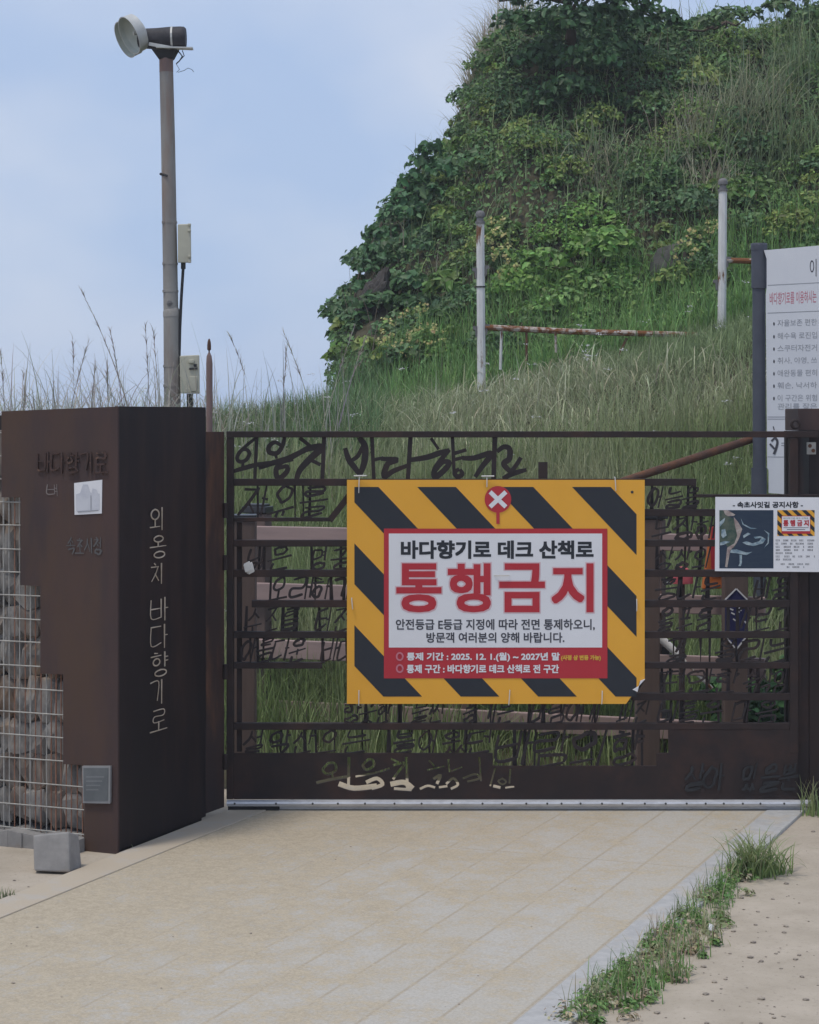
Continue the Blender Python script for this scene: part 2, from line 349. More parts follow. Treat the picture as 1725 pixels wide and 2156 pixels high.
M['orange'] = mat('orange_plastic', (.55, .16, .04), (.5, .14, .035), 5, rough=.6)
M['redpl'] = mat('red_plastic', (.52, .035, .05), rough=.5)
M['redfade'] = mat('faded_red_plastic', (.62, .12, .14), rough=.5)
M['tie'] = mat('white_cable_tie', (.66, .64, .60), rough=.5)
M['rock'] = mat('hillside_concrete', (.15, .14, .125), (.08, .078, .068), 9, rough=.95, bump=.5)
M['pebble'] = mat('dark_pebble', (.20, .17, .145), (.36, .31, .25), 60, rough=.95)
M['stem'] = mat('woody_stem', (.07, .05, .035), (.10, .075, .055), 12, rough=.95)
M['leaf'] = leafmat('leaf', .5, .28); M['grass'] = leafmat('grass_blade', .6, .3); M['petal'] = leafmat('petal', .7, .3)
M['aerial_sea'] = mat('printed_sea', (.02, .035, .065), (.028, .045, .07), 12, (1, 1, 5), rough=.5)
M['aerial_land'] = mat('printed_land', (.04, .075, .06), (.10, .12, .09), 40, rough=.5)
M['aerial_surf'] = mat('printed_surf', (.40, .48, .50), (.14, .22, .28), 60, rough=.5)
M['aerial_town'] = mat('printed_beach', (.42, .37, .33), (.27, .2, .19), 50, rough=.5)
M['mesh_fill'] = mat('pier_core', (.03, .027, .027), rough=.9)

# ------------------------------------------------------------------ the setting: ground, path, slope and hill
PD = Vector((.374, .927, 0)); PN = Vector((.927, -.374, 0))      # along and across the path
def quad(name, pts, m, kind='structure', z=None):
    mb = MB(); mb.add(pts, [(0, 1, 2, 3)]); return tag(mb.build(name, m), kind=kind)
quad('ground', [(-600, -60, 0), (600, -60, 0), (600, 1500, 0), (-600, 1500, 0)], M['sand'])
def path_mat():
    m = bpy.data.materials.new('sandy_paving'); m.use_nodes = True; n = m.node_tree; l = n.links.new; b = n.nodes['Principled BSDF']
    b.inputs['Roughness'].default_value = .92; b.inputs['Specular IOR Level'].default_value = .2
    t = n.nodes.new('ShaderNodeTexCoord')
    br = n.nodes.new('ShaderNodeTexBrick'); br.offset = .0; br.inputs['Scale'].default_value = 1; br.inputs['Brick Width'].default_value = 40
    br.inputs['Row Height'].default_value = .185; br.inputs['Mortar Size'].default_value = .009; br.inputs['Mortar Smooth'].default_value = .9
    br.inputs['Color1'].default_value = (.475, .447, .40, 1); br.inputs['Color2'].default_value = (.465, .43, .372, 1); br.inputs['Mortar'].default_value = (.40, .345, .27, 1)
    mp0 = n.nodes.new('ShaderNodeMapping'); mp0.inputs['Rotation'].default_value = (0, 0, R(90)); mp0.inputs['Location'].default_value = (.03, .0, 0)
    l(t.outputs['Object'], mp0.inputs[0]); l(mp0.outputs[0], br.inputs['Vector'])
    z1 = n.nodes.new('ShaderNodeTexNoise'); z1.inputs['Scale'].default_value = 4.2; z1.inputs['Detail'].default_value = 9; z1.inputs['Roughness'].default_value = .68
    l(t.outputs['Object'], z1.inputs['Vector'])
    z2 = n.nodes.new('ShaderNodeTexNoise'); z2.inputs['Scale'].default_value = 38; z2.inputs['Detail'].default_value = 10; z2.inputs['Roughness'].default_value = .7
    l(t.outputs['Object'], z2.inputs['Vector'])
    sx = n.nodes.new('ShaderNodeSeparateXYZ'); l(t.outputs['Object'], sx.inputs[0])
    ga = n.nodes.new('ShaderNodeMapRange'); ga.inputs[1].default_value = -1.0; ga.inputs[2].default_value = 1.0; ga.inputs[3].default_value = .17; ga.inputs[4].default_value = -.10
    l(sx.outputs[0], ga.inputs[0])
    ad = n.nodes.new('ShaderNodeMath'); ad.operation = 'ADD'; l(z1.outputs[0], ad.inputs[0]); l(ga.outputs[0], ad.inputs[1])
    a3 = n.nodes.new('ShaderNodeMath'); a3.operation = 'MULTIPLY_ADD'; a3.inputs[1].default_value = .85; l(z2.outputs[0], a3.inputs[0]); l(ad.outputs[0], a3.inputs[2])
    mr = n.nodes.new('ShaderNodeMapRange'); mr.inputs[1].default_value = .80; mr.inputs[2].default_value = 1.02; l(a3.outputs[0], mr.inputs[0])
    sd_ = n.nodes.new('ShaderNodeValToRGB'); sd_.color_ramp.elements[0].color = (.412, .35, .26, 1); sd_.color_ramp.elements[1].color = (.485, .415, .31, 1)
    sd_.color_ramp.elements[0].position = .40; sd_.color_ramp.elements[1].position = .60; l(z2.outputs[0], sd_.inputs[0])
    mm = n.nodes.new('ShaderNodeMix'); mm.data_type = 'RGBA'; l(mr.outputs[0], mm.inputs[0]); l(br.outputs[0], mm.inputs['A']); l(sd_.outputs[0], mm.inputs['B'])
    z4 = n.nodes.new('ShaderNodeTexNoise'); z4.inputs['Scale'].default_value = 120; z4.inputs['Detail'].default_value = 5; z4.inputs['Roughness'].default_value = .75; l(t.outputs['Object'], z4.inputs['Vector'])
    r4 = n.nodes.new('ShaderNodeValToRGB'); r4.color_ramp.elements[0].position = .36; r4.color_ramp.elements[0].color = (.86, .845, .82, 1); r4.color_ramp.elements[1].position = .62; r4.color_ramp.elements[1].color = (1.06, 1.06, 1.06, 1); l(z4.outputs[0], r4.inputs[0])
    m4 = n.nodes.new('ShaderNodeMix'); m4.data_type = 'RGBA'; m4.blend_type = 'MULTIPLY'; m4.inputs[0].default_value = 1; l(mm.outputs['Result'], m4.inputs['A']); l(r4.outputs[0], m4.inputs['B'])
    l(m4.outputs['Result'], b.inputs['Base Color'])
    bp = n.nodes.new('ShaderNodeBump'); bp.inputs['Strength'].default_value = .25; bp.inputs['Distance'].default_value = .01; l(z2.outputs[0], bp.inputs['Height']); l(bp.outputs[0], b.inputs['Normal'])
    return m
ctr = PD*7.0+PN*(-(3.752+1.602)/2)                      # path frame: local x across (+ towards the far verge), local y along
def strip(name, a0, a1, l0, l1, z0, z1, m):
    mb = MB(); mb.box((a0, l0, z0), (a1, l1, z1)); o = mb.build(name, m, bevel=.003); o.location = (ctr.x, ctr.y, 0)
    o.rotation_euler = (0, 0, math.atan2(-PD.x, PD.y)); return tag(o, kind='structure')
HW = 1.075
strip('path', -HW+.141, HW-.141, -9, 1.3, -.05, .010, path_mat())
strip('kerb', HW-.14, HW, -9, 1.34, -.06, .013, M['kerb'])
strip('kerb', -HW, -HW+.14, -9, 1.0, -.06, .013, mat('sandy_granite', (.44, .405, .36), (.45, .40, .335), 9, rough=.9, bump=.1, c3=(.46, .39, .30), s3=7, lo3=.36, hi3=.5))

def sstep(x, a, b): t = np.clip((x-a)/(b-a), 0, 1); return t*t*(3-2*t)
HX = np.array([.05, .05, .05, .05, .06, .07, .13, .15, .15, .12, .10, .07, .07, .07, .07, .07, .07, .07, .07, .07, .07])+np.array([-1.15, -.92, -.8, -.72, -.6, -.5, -.06, .14, .34, .5, .66, .9, 1.1, 1.9, 2.5, 2.73, 3.1, 3.4, 3.9, 6, 9])
HZ = np.array([1.2, 1.5, 1.75, 2.2, 2.75, 3.0, 3.75, 4.02, 4.35, 4.8, 5.12, 5.3, 5.4, 5.4, 5.3, 5.25, 5.2, 5.35, 5.5, 5.9, 6.2])
def tz(X, Y):
    X = np.asarray(X, float); Y = np.asarray(Y, float)
    zc = 1.5+.27*np.clip(X, 0, 4)
    b = zc*(.25*np.clip((Y-9.4)/4.6, 0, 1)+.75*sstep(Y, 9.2, 14.2))
    b = b+np.clip(Y-14, 0, 3)*.08*np.clip(X+.9, 0, 1)
    drop = np.clip(Y-14.6, 0, 9)*(1-sstep(X, -1.0, -.55))*.55
    b = b-drop
    h = np.interp(X, HX, HZ); s = sstep(Y, 15.4, 20.3)**.85
    h2 = np.maximum(h-b, 0)*s*sstep(X, -1.1, -.75)
    bump = (.13*np.sin(X*3.1+Y*1.7)*np.sin(Y*2.3-X*1.1)+.09*np.sin(X*6.3+1)*np.sin(Y*3.9+X*2))*sstep(Y, 15, 17)
    return b+h2+bump*(h2 > .1)
xs = np.linspace(-9, 10, 170); ys = np.concatenate([np.linspace(8.75, 21, 120), np.linspace(21.5, 40, 14)])
GX, GYY = np.meshgrid(xs, ys); GZ = tz(GX, GYY)+.004
GZ = np.where(GYY > 21, GZ-(GYY-21)*.35, GZ)
V = np.c_[GX.ravel(), GYY.ravel(), GZ.ravel()]; I = np.arange(len(V)).reshape(GX.shape)
Q = np.stack([I[:-1, :-1], I[:-1, 1:], I[1:, 1:], I[1:, :-1]], -1).reshape(-1, 4)
terr = tag(bigmesh('terrain', V, Q, np.ones((len(V), 3)), M['soil']), kind='structure')
for p in terr.data.polygons: p.use_smooth = True

# ------------------------------------------------------------------ the pier at the gate's hinge side, and the gabion it is clad over
C0 = Vector((-1.065, 7.44, 0)); DR = Vector((.4, .917, 0)).normalized(); DL = Vector((-.917, .4, 0)).normalized()
NL = Vector((-.4, -.917, 0)).normalized(); NR = Vector((.917, -.4, 0)).normalized()
def lf(px, py):
    a = (px-CX)/F; s = (C0.x-a*C0.y)/(a*DL.y-DL.x); Y = C0.y+DL.y*s; return s, EYE-(py-HY)/F*Y
def rf(px, py):
    a = (px-CX)/F; s = (a*C0.y-C0.x)/(DR.x-a*DR.y); Y = C0.y+DR.y*s; return s, EYE-(py-HY)/F*Y
def LF(s, z, d): return C0+DL*s+NL*d+Vector((0, 0, z))
def RF(s, z, d): return C0+DR*s+NR*d+Vector((0, 0, z))
pier = empty('gate_pier', (C0.x, C0.y, 0), 'dark weathered steel gate pier with cream vertical lettering and a stepped brown side', 'gate pier')
steps = [(247.5, 856), (3, 866), (3, 1047), (43, 1047), (43, 1232), (85, 1234), (85, 1418), (133, 1420), (133, 1609), (177, 1611), (177, 1795), (247.5, 1800)]
mb = MB(); mb.prism([lf(*p) for p in steps], LF, 0, -.012); mb.build('side_panel', M['corten'], pier)
ztop = rf(300, 856)[1]
mb = MB(); s1 = rf(434, 1000)[0]
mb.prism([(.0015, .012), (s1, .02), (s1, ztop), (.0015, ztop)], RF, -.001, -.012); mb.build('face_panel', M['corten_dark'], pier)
mb = MB()      # cap and core behind the plates
a, b_ = LF(.004, 0, -.014), LF(.50, 0, -.014); c, d = b_-NL*.5, a-NL*.62
core = [RF(.02, 0, -.014), LF(.06, 0, -.02), LF(.08, 0, -.5), RF(s1-.01, 0, -.1), RF(s1-.01, 0, -.014)]
mb.add([(p.x, p.y, .0) for p in core]+[(p.x, p.y, ztop-.01) for p in core], [(0,1,2,3,4),(9,8,7,6,5)]+[(i, i+5, (i+1) % 5+5, (i+1) % 5) for i in range(5)])
mb.build('core', M['mesh_fill'], pier)
mb = MB(); s2 = rf(474, 1000)[0]; zp = 1.535
mb.prism([(s1+.003, .03), (s2, .03), (s2, zp), (s1+.003, zp)], RF, -.004, -.045); hp = mb.build('hinge_post', M['rustdark'], pier)
hm = MB()
for py in (1075, 1185, 1415, 1605):
    q = RF(s2-.005, rf(470, py)[1], .004); hm.tube([q+Vector((0, 0, -.03)), q+Vector((0, 0, .03))], .011, 10)
hm.build('hinge', M['gate'], pier)
# vertical lettering
mb = MB()
boxes = [('외', 313, 348, 1066, 1120), ('옹', 313, 351, 1125, 1177), ('치', 315, 346, 1183, 1232), ('바', 314, 355, 1258, 1309), ('다', 314, 354, 1315, 1367), ('향', 314, 355, 1373, 1424), ('기', 313, 347, 1432, 1484), ('로', 313, 353, 1496, 1537)]
rl = random.Random(3)
for ch, x0, x1, y0, y1 in boxes:
    ym = (y0+y1)/2; y0, y1 = ym-(y1-y0)*.41, ym+(y1-y0)*.41; x0, x1 = x0+2, x1-3
    sa, za = rf(x0, y0); sb, zb = rf(x1, y1)
    for st in syl_fit(ch):
        pts = smooth([(sa+(sb-sa)*x, za+(zb-za)*y) for x, y in st], 4); m_ = len(pts)
        ver = abs(st[0][0]-st[-1][0]) < .05; w0 = .0056 if ver else .0038
        ribbon(mb, pts, [w0*(1.25 if j == 0 else 1-.35*j/(m_-1)) if len(st) < 9 else w0*.85 for j in range(m_)], RF, .001+rl.uniform(0, .0012), .0045)
mb.build('lettering', M['cream'], pier)
# rusted raised words and faded words on the brown side
def LFp(px, py, d): s, z = lf(px, py); return LF(s, z, d)
mb = MB(); brush_row(mb, '바다향기로', 78, 228, 953, 995, 4.2, LFp, .001, .006, 0, .03, random.Random(5), 0); mb.build('rusty_lettering', mat('rusted_letters', (.075, .043, .036), (.05, .033, .03), 40, rough=.9, c3=(.2, .12, .08), s3=30, lo3=.58, hi3=.7), pier)
mb = MB(); brush_row(mb, '벼', 98, 126, 1019, 1044, 2.2, LFp, .0006, .001, 0, .03, random.Random(6), 0)
mb.build('faded_letter', mat('faded_letter_paint', (.20, .17, .16), rough=.8), pier)
mb = MB(); brush_row(mb, '속초시청', 140, 216, 1133, 1165, 3.2, LFp, .0006, .001, 0, .06, random.Random(8), 0)
mb.build('worn_letters', mat('worn_letter_paint', (.10, .095, .095), rough=.8), pier)
# paper notice and plaque on it
no = empty('paper_notice', LFp(187, 1050, .002), 'small white paper notice with a faded grey print on the brown side of the pier', 'notice')
mb = MB(); mb.prism([(157, 1017), (216, 1010), (215, 1081), (158, 1084)], LFp, .003, .001); mb.build('sheet', M['paper'], no)
mb = MB(); mb.flat([(161, 1041), (170, 1038), (176, 1020), (186, 1020), (191, 1036), (194, 1038), (196, 1028), (205, 1031), (207, 1038), (211, 1040), (211, 1073), (162, 1076)], LFp, .004)
mb.build('print', M['papergrey'], no)
mb = MB(); mb.flat([(164, 1077), (190, 1075.5), (209, 1074), (209, 1075.5), (190, 1077.5), (166, 1079)], LFp, .0046); mb.flat([(192, 1043), (194, 1043), (194, 1074), (192, 1074)], LFp, .0046)
mb.build('fold_line', M['lightink'], no)
pl = empty('wall_plaque', LFp(206, 1650, .003), 'grey metal plaque with engraved lines low on the pier beside the wire mesh', 'plaque')
mb = MB(); mb.prism([(177, 1612), (236, 1612), (235, 1691), (178, 1690)], LFp, .012, .001); mb.build('frame', M['plaqueedge'], pl)
mb = MB(); mb.prism([(180, 1616), (232, 1616), (231, 1685), (181, 1685)], LFp, .014, .0125); mb.build('face', M['plaque'], pl)
mb = MB()
for k in range(4): mb.flat([(186, 1633+k*9), (224-k*4, 1633+k*9), (224-k*4, 1636+k*9), (186, 1636+k*9)], LFp, .0148)
mb.build('engraving', mat('engraved_line', (.2, .21, .215), rough=.6), pl)

# gabion
gab = empty('gabion_wall', LF(.45, 0, -.05), 'gabion wall of grey and rust stained stones behind galvanised wire mesh', 'gabion')
gr = random.Random(21)
def covered(s, z):
    pts = [lf(*p) for p in steps]; inside = False
    for i in range(len(pts)):
        (x1, y1), (x2, y2) = pts[i], pts[i-1]
        if (y1 > z) != (y2 > z) and s < (x2-x1)*(z-y1)/(y2-y1)+x1: inside = not inside
    return inside
z = .07; row = 0; cnt = 0
while z < 1.56:
    h = gr.uniform(.12, .19); s = .10+gr.uniform(-.04, .02)
    while s < .86:
        wd = gr.uniform(.045, .09)
        if not (covered(s+.005, z+.01) and covered(s+wd, z+h-.01) and covered(s+wd, z+.01)) and cnt < 96:
            bm = bmesh.new()
            for i in range(26):
                q = [gr.uniform(-1, 1) for _ in range(3)]; k = max(abs(x) for x in q) or 1; q = [x/k*.94+gr.uniform(-.07, .07) for x in q]
                bm.verts.new(LF(s+wd*.5+q[0]*wd*.58+q[2]*.012, z+h*.5+q[1]*h*.54, -.085+q[2]*.055+gr.uniform(-.006, .006)))
            bmesh.ops.convex_hull(bm, input=bm.verts)
            bmesh.ops.delete(bm, geom=[v for v in bm.verts if not v.link_faces], context='VERTS')
            me = bpy.data.meshes.new('stone'); bm.transform(Matrix.Translation(-root_world(gab))); bm.to_mesh(me); bm.free()
            me.materials.append(M['stoneB'] if gr.random() < .3 else M['stone']); o = bpy.data.objects.new('stone', me); COL.objects.link(o); o.parent = gab; cnt += 1
        s += wd*.96
    z += h*.93; row += 1
mb = MB(); mr_ = MB()
s = .11; k = 0
while s < .9:
    tgt = mr_ if gr.random() < (.7 if s < .36 else .4) else mb
    rr = .0034 if k % 5 == 2 else .0026; ph = gr.uniform(-.002, .002)
    z0 = .05; top = 1.60
    tgt.tube([LF(s+ph, z0, -.014), LF(s-ph, top, -.014)], rr, 6); s += .0232+gr.uniform(-.002, .002); k += 1
zz = 1.62-.085
while zz > .05:
    mb.tube([LF(.1, zz+gr.uniform(-.003, .003), -.010), LF(.9, zz+gr.uniform(-.003, .003), -.010)], .0026, 6); zz -= .0868
mb.build('wire_mesh', M['wire'], gab, smooth=True); mr_.build('rusty_wires', M['wirerust'], gab, smooth=True)
mb = MB(); mb.prism([(.08, .0), (.95, 0), (.95, 1.6), (.08, 1.6)], LF, -.15, -.5); mb.build('backing', M['mesh_fill'], gab)
ft = empty('concrete_footing', LF(.5, 0, .05), 'low rough concrete footing with rust stains under the wire mesh', 'footing')
mb = MB(); n_ = 14
for i in range(n_):
    a0 = .14+i*.06; mb.prism([(a0, -.04), (a0+.06, -.04), (a0+.06, .055+.008*math.sin(i*2.1)), (a0, .055+.008*math.sin((i-1)*2.1))], LF, .05+.004*math.sin(i*1.7), -.13)
mb.build('strip', M['concrete'], ft)
bl = MB(); A = Vector(at(70, 1836, 7.12)); bl.add([at(72, 1834, 7.12), at(147, 1838, 7.10), at(173, 1828, 7.22), at(80, 1826, 7.26), at(69, 1759, 7.15), at(145, 1751, 7.13), at(166, 1757, 7.24), at(90, 1756, 7.3)],
   [(0,3,2,1),(4,5,6,7),(0,1,5,4),(1,2,6,5),(2,3,7,6),(3,0,4,7)])
tag(bl.build('concrete_block', M['concrete'], bevel=.006, origin=A), 'loose grey concrete block leaning against the foot of the wire mesh', 'block')

# ------------------------------------------------------------------ the gate
GY = 8.22
def G(px, py, d): return Vector(((px-CX)/F*GY, GY-d, EYE-(py-HY)/F*GY))     # picture units on the gate plane; d towards the viewer, real metres
gate = empty('steel_gate', G(1080, 1697, 0), 'wide dark steel gate of horizontal bars and cut-out brush lettering', 'gate')
def bar(name, x0, x1, y0, y1, d0=0, d1=-.03, m='gate', root=gate, bev=.0015):
    mb = MB(); mb.box(G(x0, y0, d0), G(x1, y1, d1)); return mb.build(name, M[m], root, bevel=bev)
mb = MB(); mb.box(G(477, 908, .004), G(1724, 921, -.04)); mb.box(G(477, 921.3, .002), G(492, 1683, -.04)); mb.build('frame', M['gate'], gate, bevel=.002)
bar('inner_stile', 497, 508, 1100, 1586, -.035, -.05)
bar('end_stile', 1664, 1681, 922, 1586, .002, -.04)
for (x0, x1, y0, y1) in [(492.5, 735, 1008, 1023), (735.5, 1467, 1008, 1023), (492.5, 700, 1090, 1098), (1356, 1663.5, 1072, 1087), (1463, 1724, 1041, 1047.5),
        (492.5, 1663.5, 1137, 1151), (492.5, 1663.5, 1200, 1215), (530, 1663.5, 1264, 1279), (492.5, 1663.5, 1330, 1344), (492.5, 678, 1395, 1408), (1340, 1663.5, 1395, 1408),
        (1330, 1664, 1460, 1475), (492.5, 1663.5, 1523, 1537)]:
    bar('bar', x0, x1, y0, y1, 0 if y1-y0 > 9 else -.004, -.03)
mb = MB(); ribbon(mb, [(696, 1094), (738, 1040)], 13, G, -.002, -.028); mb.build('corner_brace', M['gate'], gate)
for px in (505, 800, 1100, 1390, 1560): bar('upright', px, px+5, 1151.5, 1199.5, -.012, -.024) if px in (800, 1100) else None
# top row, brushed by hand
def k5(p): return [((750+x/2.3)*.575, (1500+y/2.3)*.575) for x, y in p]
def k7(p): return [((1100+x/1.725)*.575, (1540+y/1.725)*.575) for x, y in p]
row1 = MB(); rr1 = random.Random(2)
S5 = [([(425,240),(330,320),(272,395),(290,438),(345,425),(375,370),(345,335),(290,355),(268,405)],8),([(322,440),(316,485)],9),([(245,518),(330,492),(430,466),(580,442)],10),([(436,240),(420,592)],10),
      ([(668,240),(655,300),(610,365),(545,360),(540,310),(590,275),(640,300)],10),([(590,365),(602,408)],8),([(462,488),(570,450),(700,412),(800,362),(880,325)],12),([(735,420),(645,445),(602,500),(605,560),(640,572),(692,520),(690,478),(625,492)],11),
      ([(805,242),(895,312)],11),([(800,362),(880,325),(985,318),(880,420),(800,510),(770,595)],14),([(880,418),(968,462)],11),([(1005,240),(990,592)],12)]
S7 = [([(284,180),(305,245),(345,300),(378,345)],12),([(375,112),(408,165),(405,260),(376,345)],14),([(318,255),(362,225),(390,165)],9),([(453,110),(464,368)],11),([(465,248),(520,236)],10),
      ([(515,242),(612,248),(552,275),(530,352),(590,318),(672,286)],12),([(696,110),(680,370)],13),([(690,250),(800,232),(880,205),(938,188)],12),([(828,115),(872,178)],9),
      ([(938,188),(880,260),(848,315),(852,356),(905,318),(942,268),(902,262),(858,312)],12),([(962,112),(972,335)],10),([(978,206),(1045,186)],11),([(980,246),(1032,232)],10),
      ([(1000,308),(975,330),(995,355),(1025,338),(1012,312)],10),([(1030,238),(1100,236),(1208,208),(1150,290),(1108,352)],12),([(1230,110),(1222,368)],14),
      ([(1248,192),(1288,166),(1322,180),(1322,240),(1288,268),(1302,298),(1338,315),(1392,238)],12),([(1285,364),(1345,335),(1425,312)],11)]
for sset, kf in ((S5, k5), (S7, k7)):
    for p, wd in sset:
        pts = smooth(kf(p), 6); n_ = len(pts); dd = rr1.uniform(0, .0025)
        ribbon(row1, pts, [wd*.92*(.62+.5*math.sin(math.pi*(.12+.8*j/max(n_-1, 1)))) for j in range(n_)], G, -.006-dd, -.016-dd)
p = k7([(1505, 262), (1563, 262), (1563, 366), (1505, 366)]); row1.prism(p, G, -.006, -.016)
row1.build('top_lettering', M['letter'], gate)
rows = [('자유를', 503, 690, 1026, 1088, 7.5), ('어늘을', 1364, 1472, 1026, 1070, 5.5), ('무장해', 1372, 1506, 1088, 1136, 6), ('낡은 영광', 520, 740, 1153, 1199, 5.5),
        ('상상의', 1380, 1500, 1153, 1199, 5.5), ('오래하기', 566, 740, 1217, 1263, 6.5), ('흥나는', 1380, 1520, 1217, 1263, 5.5), ('비울', 1590, 1662, 1217, 1263, 5.5),
        ('수조를 터전', 515, 740, 1281, 1329, 5.5), ('을푸름 가르고', 1385, 1664, 1281, 1329, 5.5), ('아름다운 바다', 505, 745, 1346, 1394, 5.5),
        ('결 울리는', 1400, 1662, 1346, 1394, 5.5), ('편안한', 1385, 1560, 1410, 1459, 5), ('비틀은', 1385, 1520, 1477, 1522, 5), ('속삭임', 1565, 1662, 1410, 1459, 5), ('마음', 1540, 1640, 1477, 1522, 5), ('향긋한 물씬 풍기는 바람에게 퍼진', 720, 1372, 1477, 1522, 5.2),
        ('설악산으는 불어왔던', 510, 1035, 1539, 1585, 5.5), ('바람의향', 1040, 1360, 1539, 1612, 8.5)]
for i, (t_, x0, x1, y0, y1, wd) in enumerate(rows):
    mb = MB(); brush_row(mb, t_, x0, x1, y0, y1, wd*.86, G, -.006, -.016, .2, .05, random.Random(40+i)); mb.build('lettering', M['letter'], gate)
    mb = MB(); rk = random.Random(90+i)
    for q in range(2+int((x1-x0)/75)):
        xx = rk.uniform(x0, x1-6); bw = rk.uniform(4, 7)
        mb.prism([(xx, y0-4), (xx+bw, y0-4), (xx+bw+rk.uniform(-4, 3), y1+4), (xx+rk.uniform(-4, 3), y1+4)], G, -.017, -.022)
    mb.build('stem_bar', M['letter'], gate)
# base plate with the words cut right through it
mb = MB(); mb.prism([(492.5, 1586), (1038, 1586), (1038, 1613), (1383, 1613), (1383, 1586), (1408, 1586), (1408, 1537.3), (1680, 1537.3), (1680, 1683), (492.5, 1683)], G, .001, -.012)
plate = mb.build('base_plate', M['gate'], gate)
cut = MB()
cutS = [([(690,1610),(680,1622),(690,1630),(706,1622),(704,1608),(690,1608)],6),([(700,1630),(702,1642)],5),([(668,1648),(700,1640),(735,1636)],7),([(735,1596),(734,1652)],6),
        ([(716,1652),(745,1660),(790,1655)],12),([(775,1600),(765,1612),(772,1622),(788,1612),(785,1600),(775,1600)],6),([(750,1636),(790,1628),(820,1618)],5),([(772,1648),(795,1640),(805,1652),(785,1660)],9),
        ([(825,1598),(842,1606)],5),([(830,1612),(852,1606),(838,1626),(828,1640)],6),([(856,1596),(858,1658)],6),([(826,1652),(850,1648),(868,1660)],12),([(832,1662),(866,1664)],7),
        ([(905,1602),(915,1612)],4),([(900,1622),(935,1614)],4),([(915,1640),(928,1632),(920,1650)],7),([(945,1600),(947,1625)],4),([(950,1624),(972,1616)],4),([(940,1650),(955,1640),(965,1652),(950,1660)],6),
        ([(885,1661),(900,1655),(915,1658)],6),([(925,1659),(940,1655)],6),([(975,1640),(1000,1630),(1010,1640),(985,1646)],5),([(1010,1596),(1012,1645)],4),([(1042,1618),(1032,1655)],4),([(1040,1656),(1052,1658)],7),
        ([(1058,1640),(1066,1646),(1058,1652),(1050,1645),(1058,1640)],4),([(1065,1660),(1082,1657)],5),([(1076,1620),(1072,1650)],4)]
rc = random.Random(4)
for p, wd in cutS: ribbon(cut, smooth([(x+rc.uniform(-1, 1), y+rc.uniform(-1, 1)) for x, y in p], 4), wd, G, .03+rc.uniform(0, .004), -.04-rc.uniform(0, .004))
cutter = cut.build('cutter', M['gate'], gate)
bo = plate.modifiers.new('cut', 'BOOLEAN'); bo.object = cutter; bo.operation = 'DIFFERENCE'; bo.solver = 'EXACT'; bo.use_self = True
bpy.context.view_layer.update()
me = bpy.data.meshes.new_from_object(plate.evaluated_get(bpy.context.evaluated_depsgraph_get()))
plate.modifiers.clear(); plate.data = me; bpy.data.objects.remove(cutter)
mb = MB(); brush_row(mb, '살아 있을뿐', 1440, 1680, 1612, 1662, 6, G, .0015, .004, .15, .06, random.Random(77))
mb.build('dark_lettering', M['black'], gate)
ks = MB(); prof = [(0, 1684), (.016, 1687), (.019, 1691), (.014, 1696.5), (0, 1697)]
vs = [G(x, y, d) for x in (478, 1707) for d, y in prof]; ks.add(vs, [(i, i+1, i+6, i+5) for i in range(4)]+[(0, 1, 2, 3, 4), (9, 8, 7, 6, 5)])
kick = ks.build('kick_strip', M['alu'], gate)
for x in (495, 582, 659, 712, 769, 831, 888, 951, 1016, 1057, 1108, 1152, 1182, 1222, 1267, 1310, 1357, 1401, 1445, 1485, 1523, 1563, 1600, 1650, 1692):
    mb = MB(); mb.lathe(G(x, 1690.5, .017), (0, -1, 0), [(0, .0001), (0, .0045), (.0035, .0042), (.0042, .0001)], 8); mb.build('screw', M['screw'], kick)
bar('wheel_guard', 480, 587, 1697.3, 1708, .0, -.06, 'black')
bar('lower_channel', 588, 1690, 1697.5, 1706, -.014, -.04, 'alu')
bar('tied_brace', 1684, 1690, 1215, 1520, -.03, -.045)

# ties and scraps on the gate
tg = 'white cable ties along the edge of the warning sign'
# ------------------------------------------------------------------ warning sign
def SG(u, v, d): return G(731+(u-32)/1635*626, 1010+(v-58)/1227*471, .012+d)
sign = empty('warning_sign', SG(850, 1285, .0), 'large yellow and black striped warning sign with red and white centre panel on the gate', 'warning sign')
mb = MB(); mb.prism([(32, 58), (1667, 58), (1667, 1150), (1640, 1160), (1628, 1215), (1590, 1250), (1565, 1285), (32, 1285)], SG, .003, 0); mb.build('panel', M['yellow'], sign)
mb = MB(); mb.prism([(1668, 1148), (1642, 1158), (1626, 1218), (1600, 1206), (1632, 1188)], SG, .012, .0045); mb.build('torn_corner', M['paper'], sign)
def clip(poly, ax, lim, keep_less):
    o = []
    for i in range(len(poly)):
        a, b = poly[i-1], poly[i]; ia = (a[ax] <= lim) == keep_less; ib = (b[ax] <= lim) == keep_less
        if ia != ib: t = (lim-a[ax])/(b[ax]-a[ax]); o.append((a[0]+(b[0]-a[0])*t, a[1]+(b[1]-a[1])*t))
        if ib: o.append(b)
    return o
for k in range(-4, 4):
    x0 = 418+425*k; x1 = x0+212; Hs = 1148; dx = Hs/1.054
    p = [(x0, 97), (x1, 97), (x1+dx, 1245), (x0+dx, 1245)]
    p = clip(p, 0, 73, False) if p else p; p = clip(p, 0, 1622, True) if p else p
    if len(p) > 2: mb = MB(); mb.flat(p, SG, .0038); mb.build('stripe', M['navyblk'], sign)
def rect(a, b, c, d): return [(a, b), (c, b), (c, d), (a, d)]
mb = MB(); mb.flat(rect(235, 325, 1462, 1145), SG, .0046); mb.build('red_panel', M['red'], sign)
mb = MB(); mb.flat(rect(262, 352, 1433, 976), SG, .0052); mb.build('white_panel', M['white'], sign)
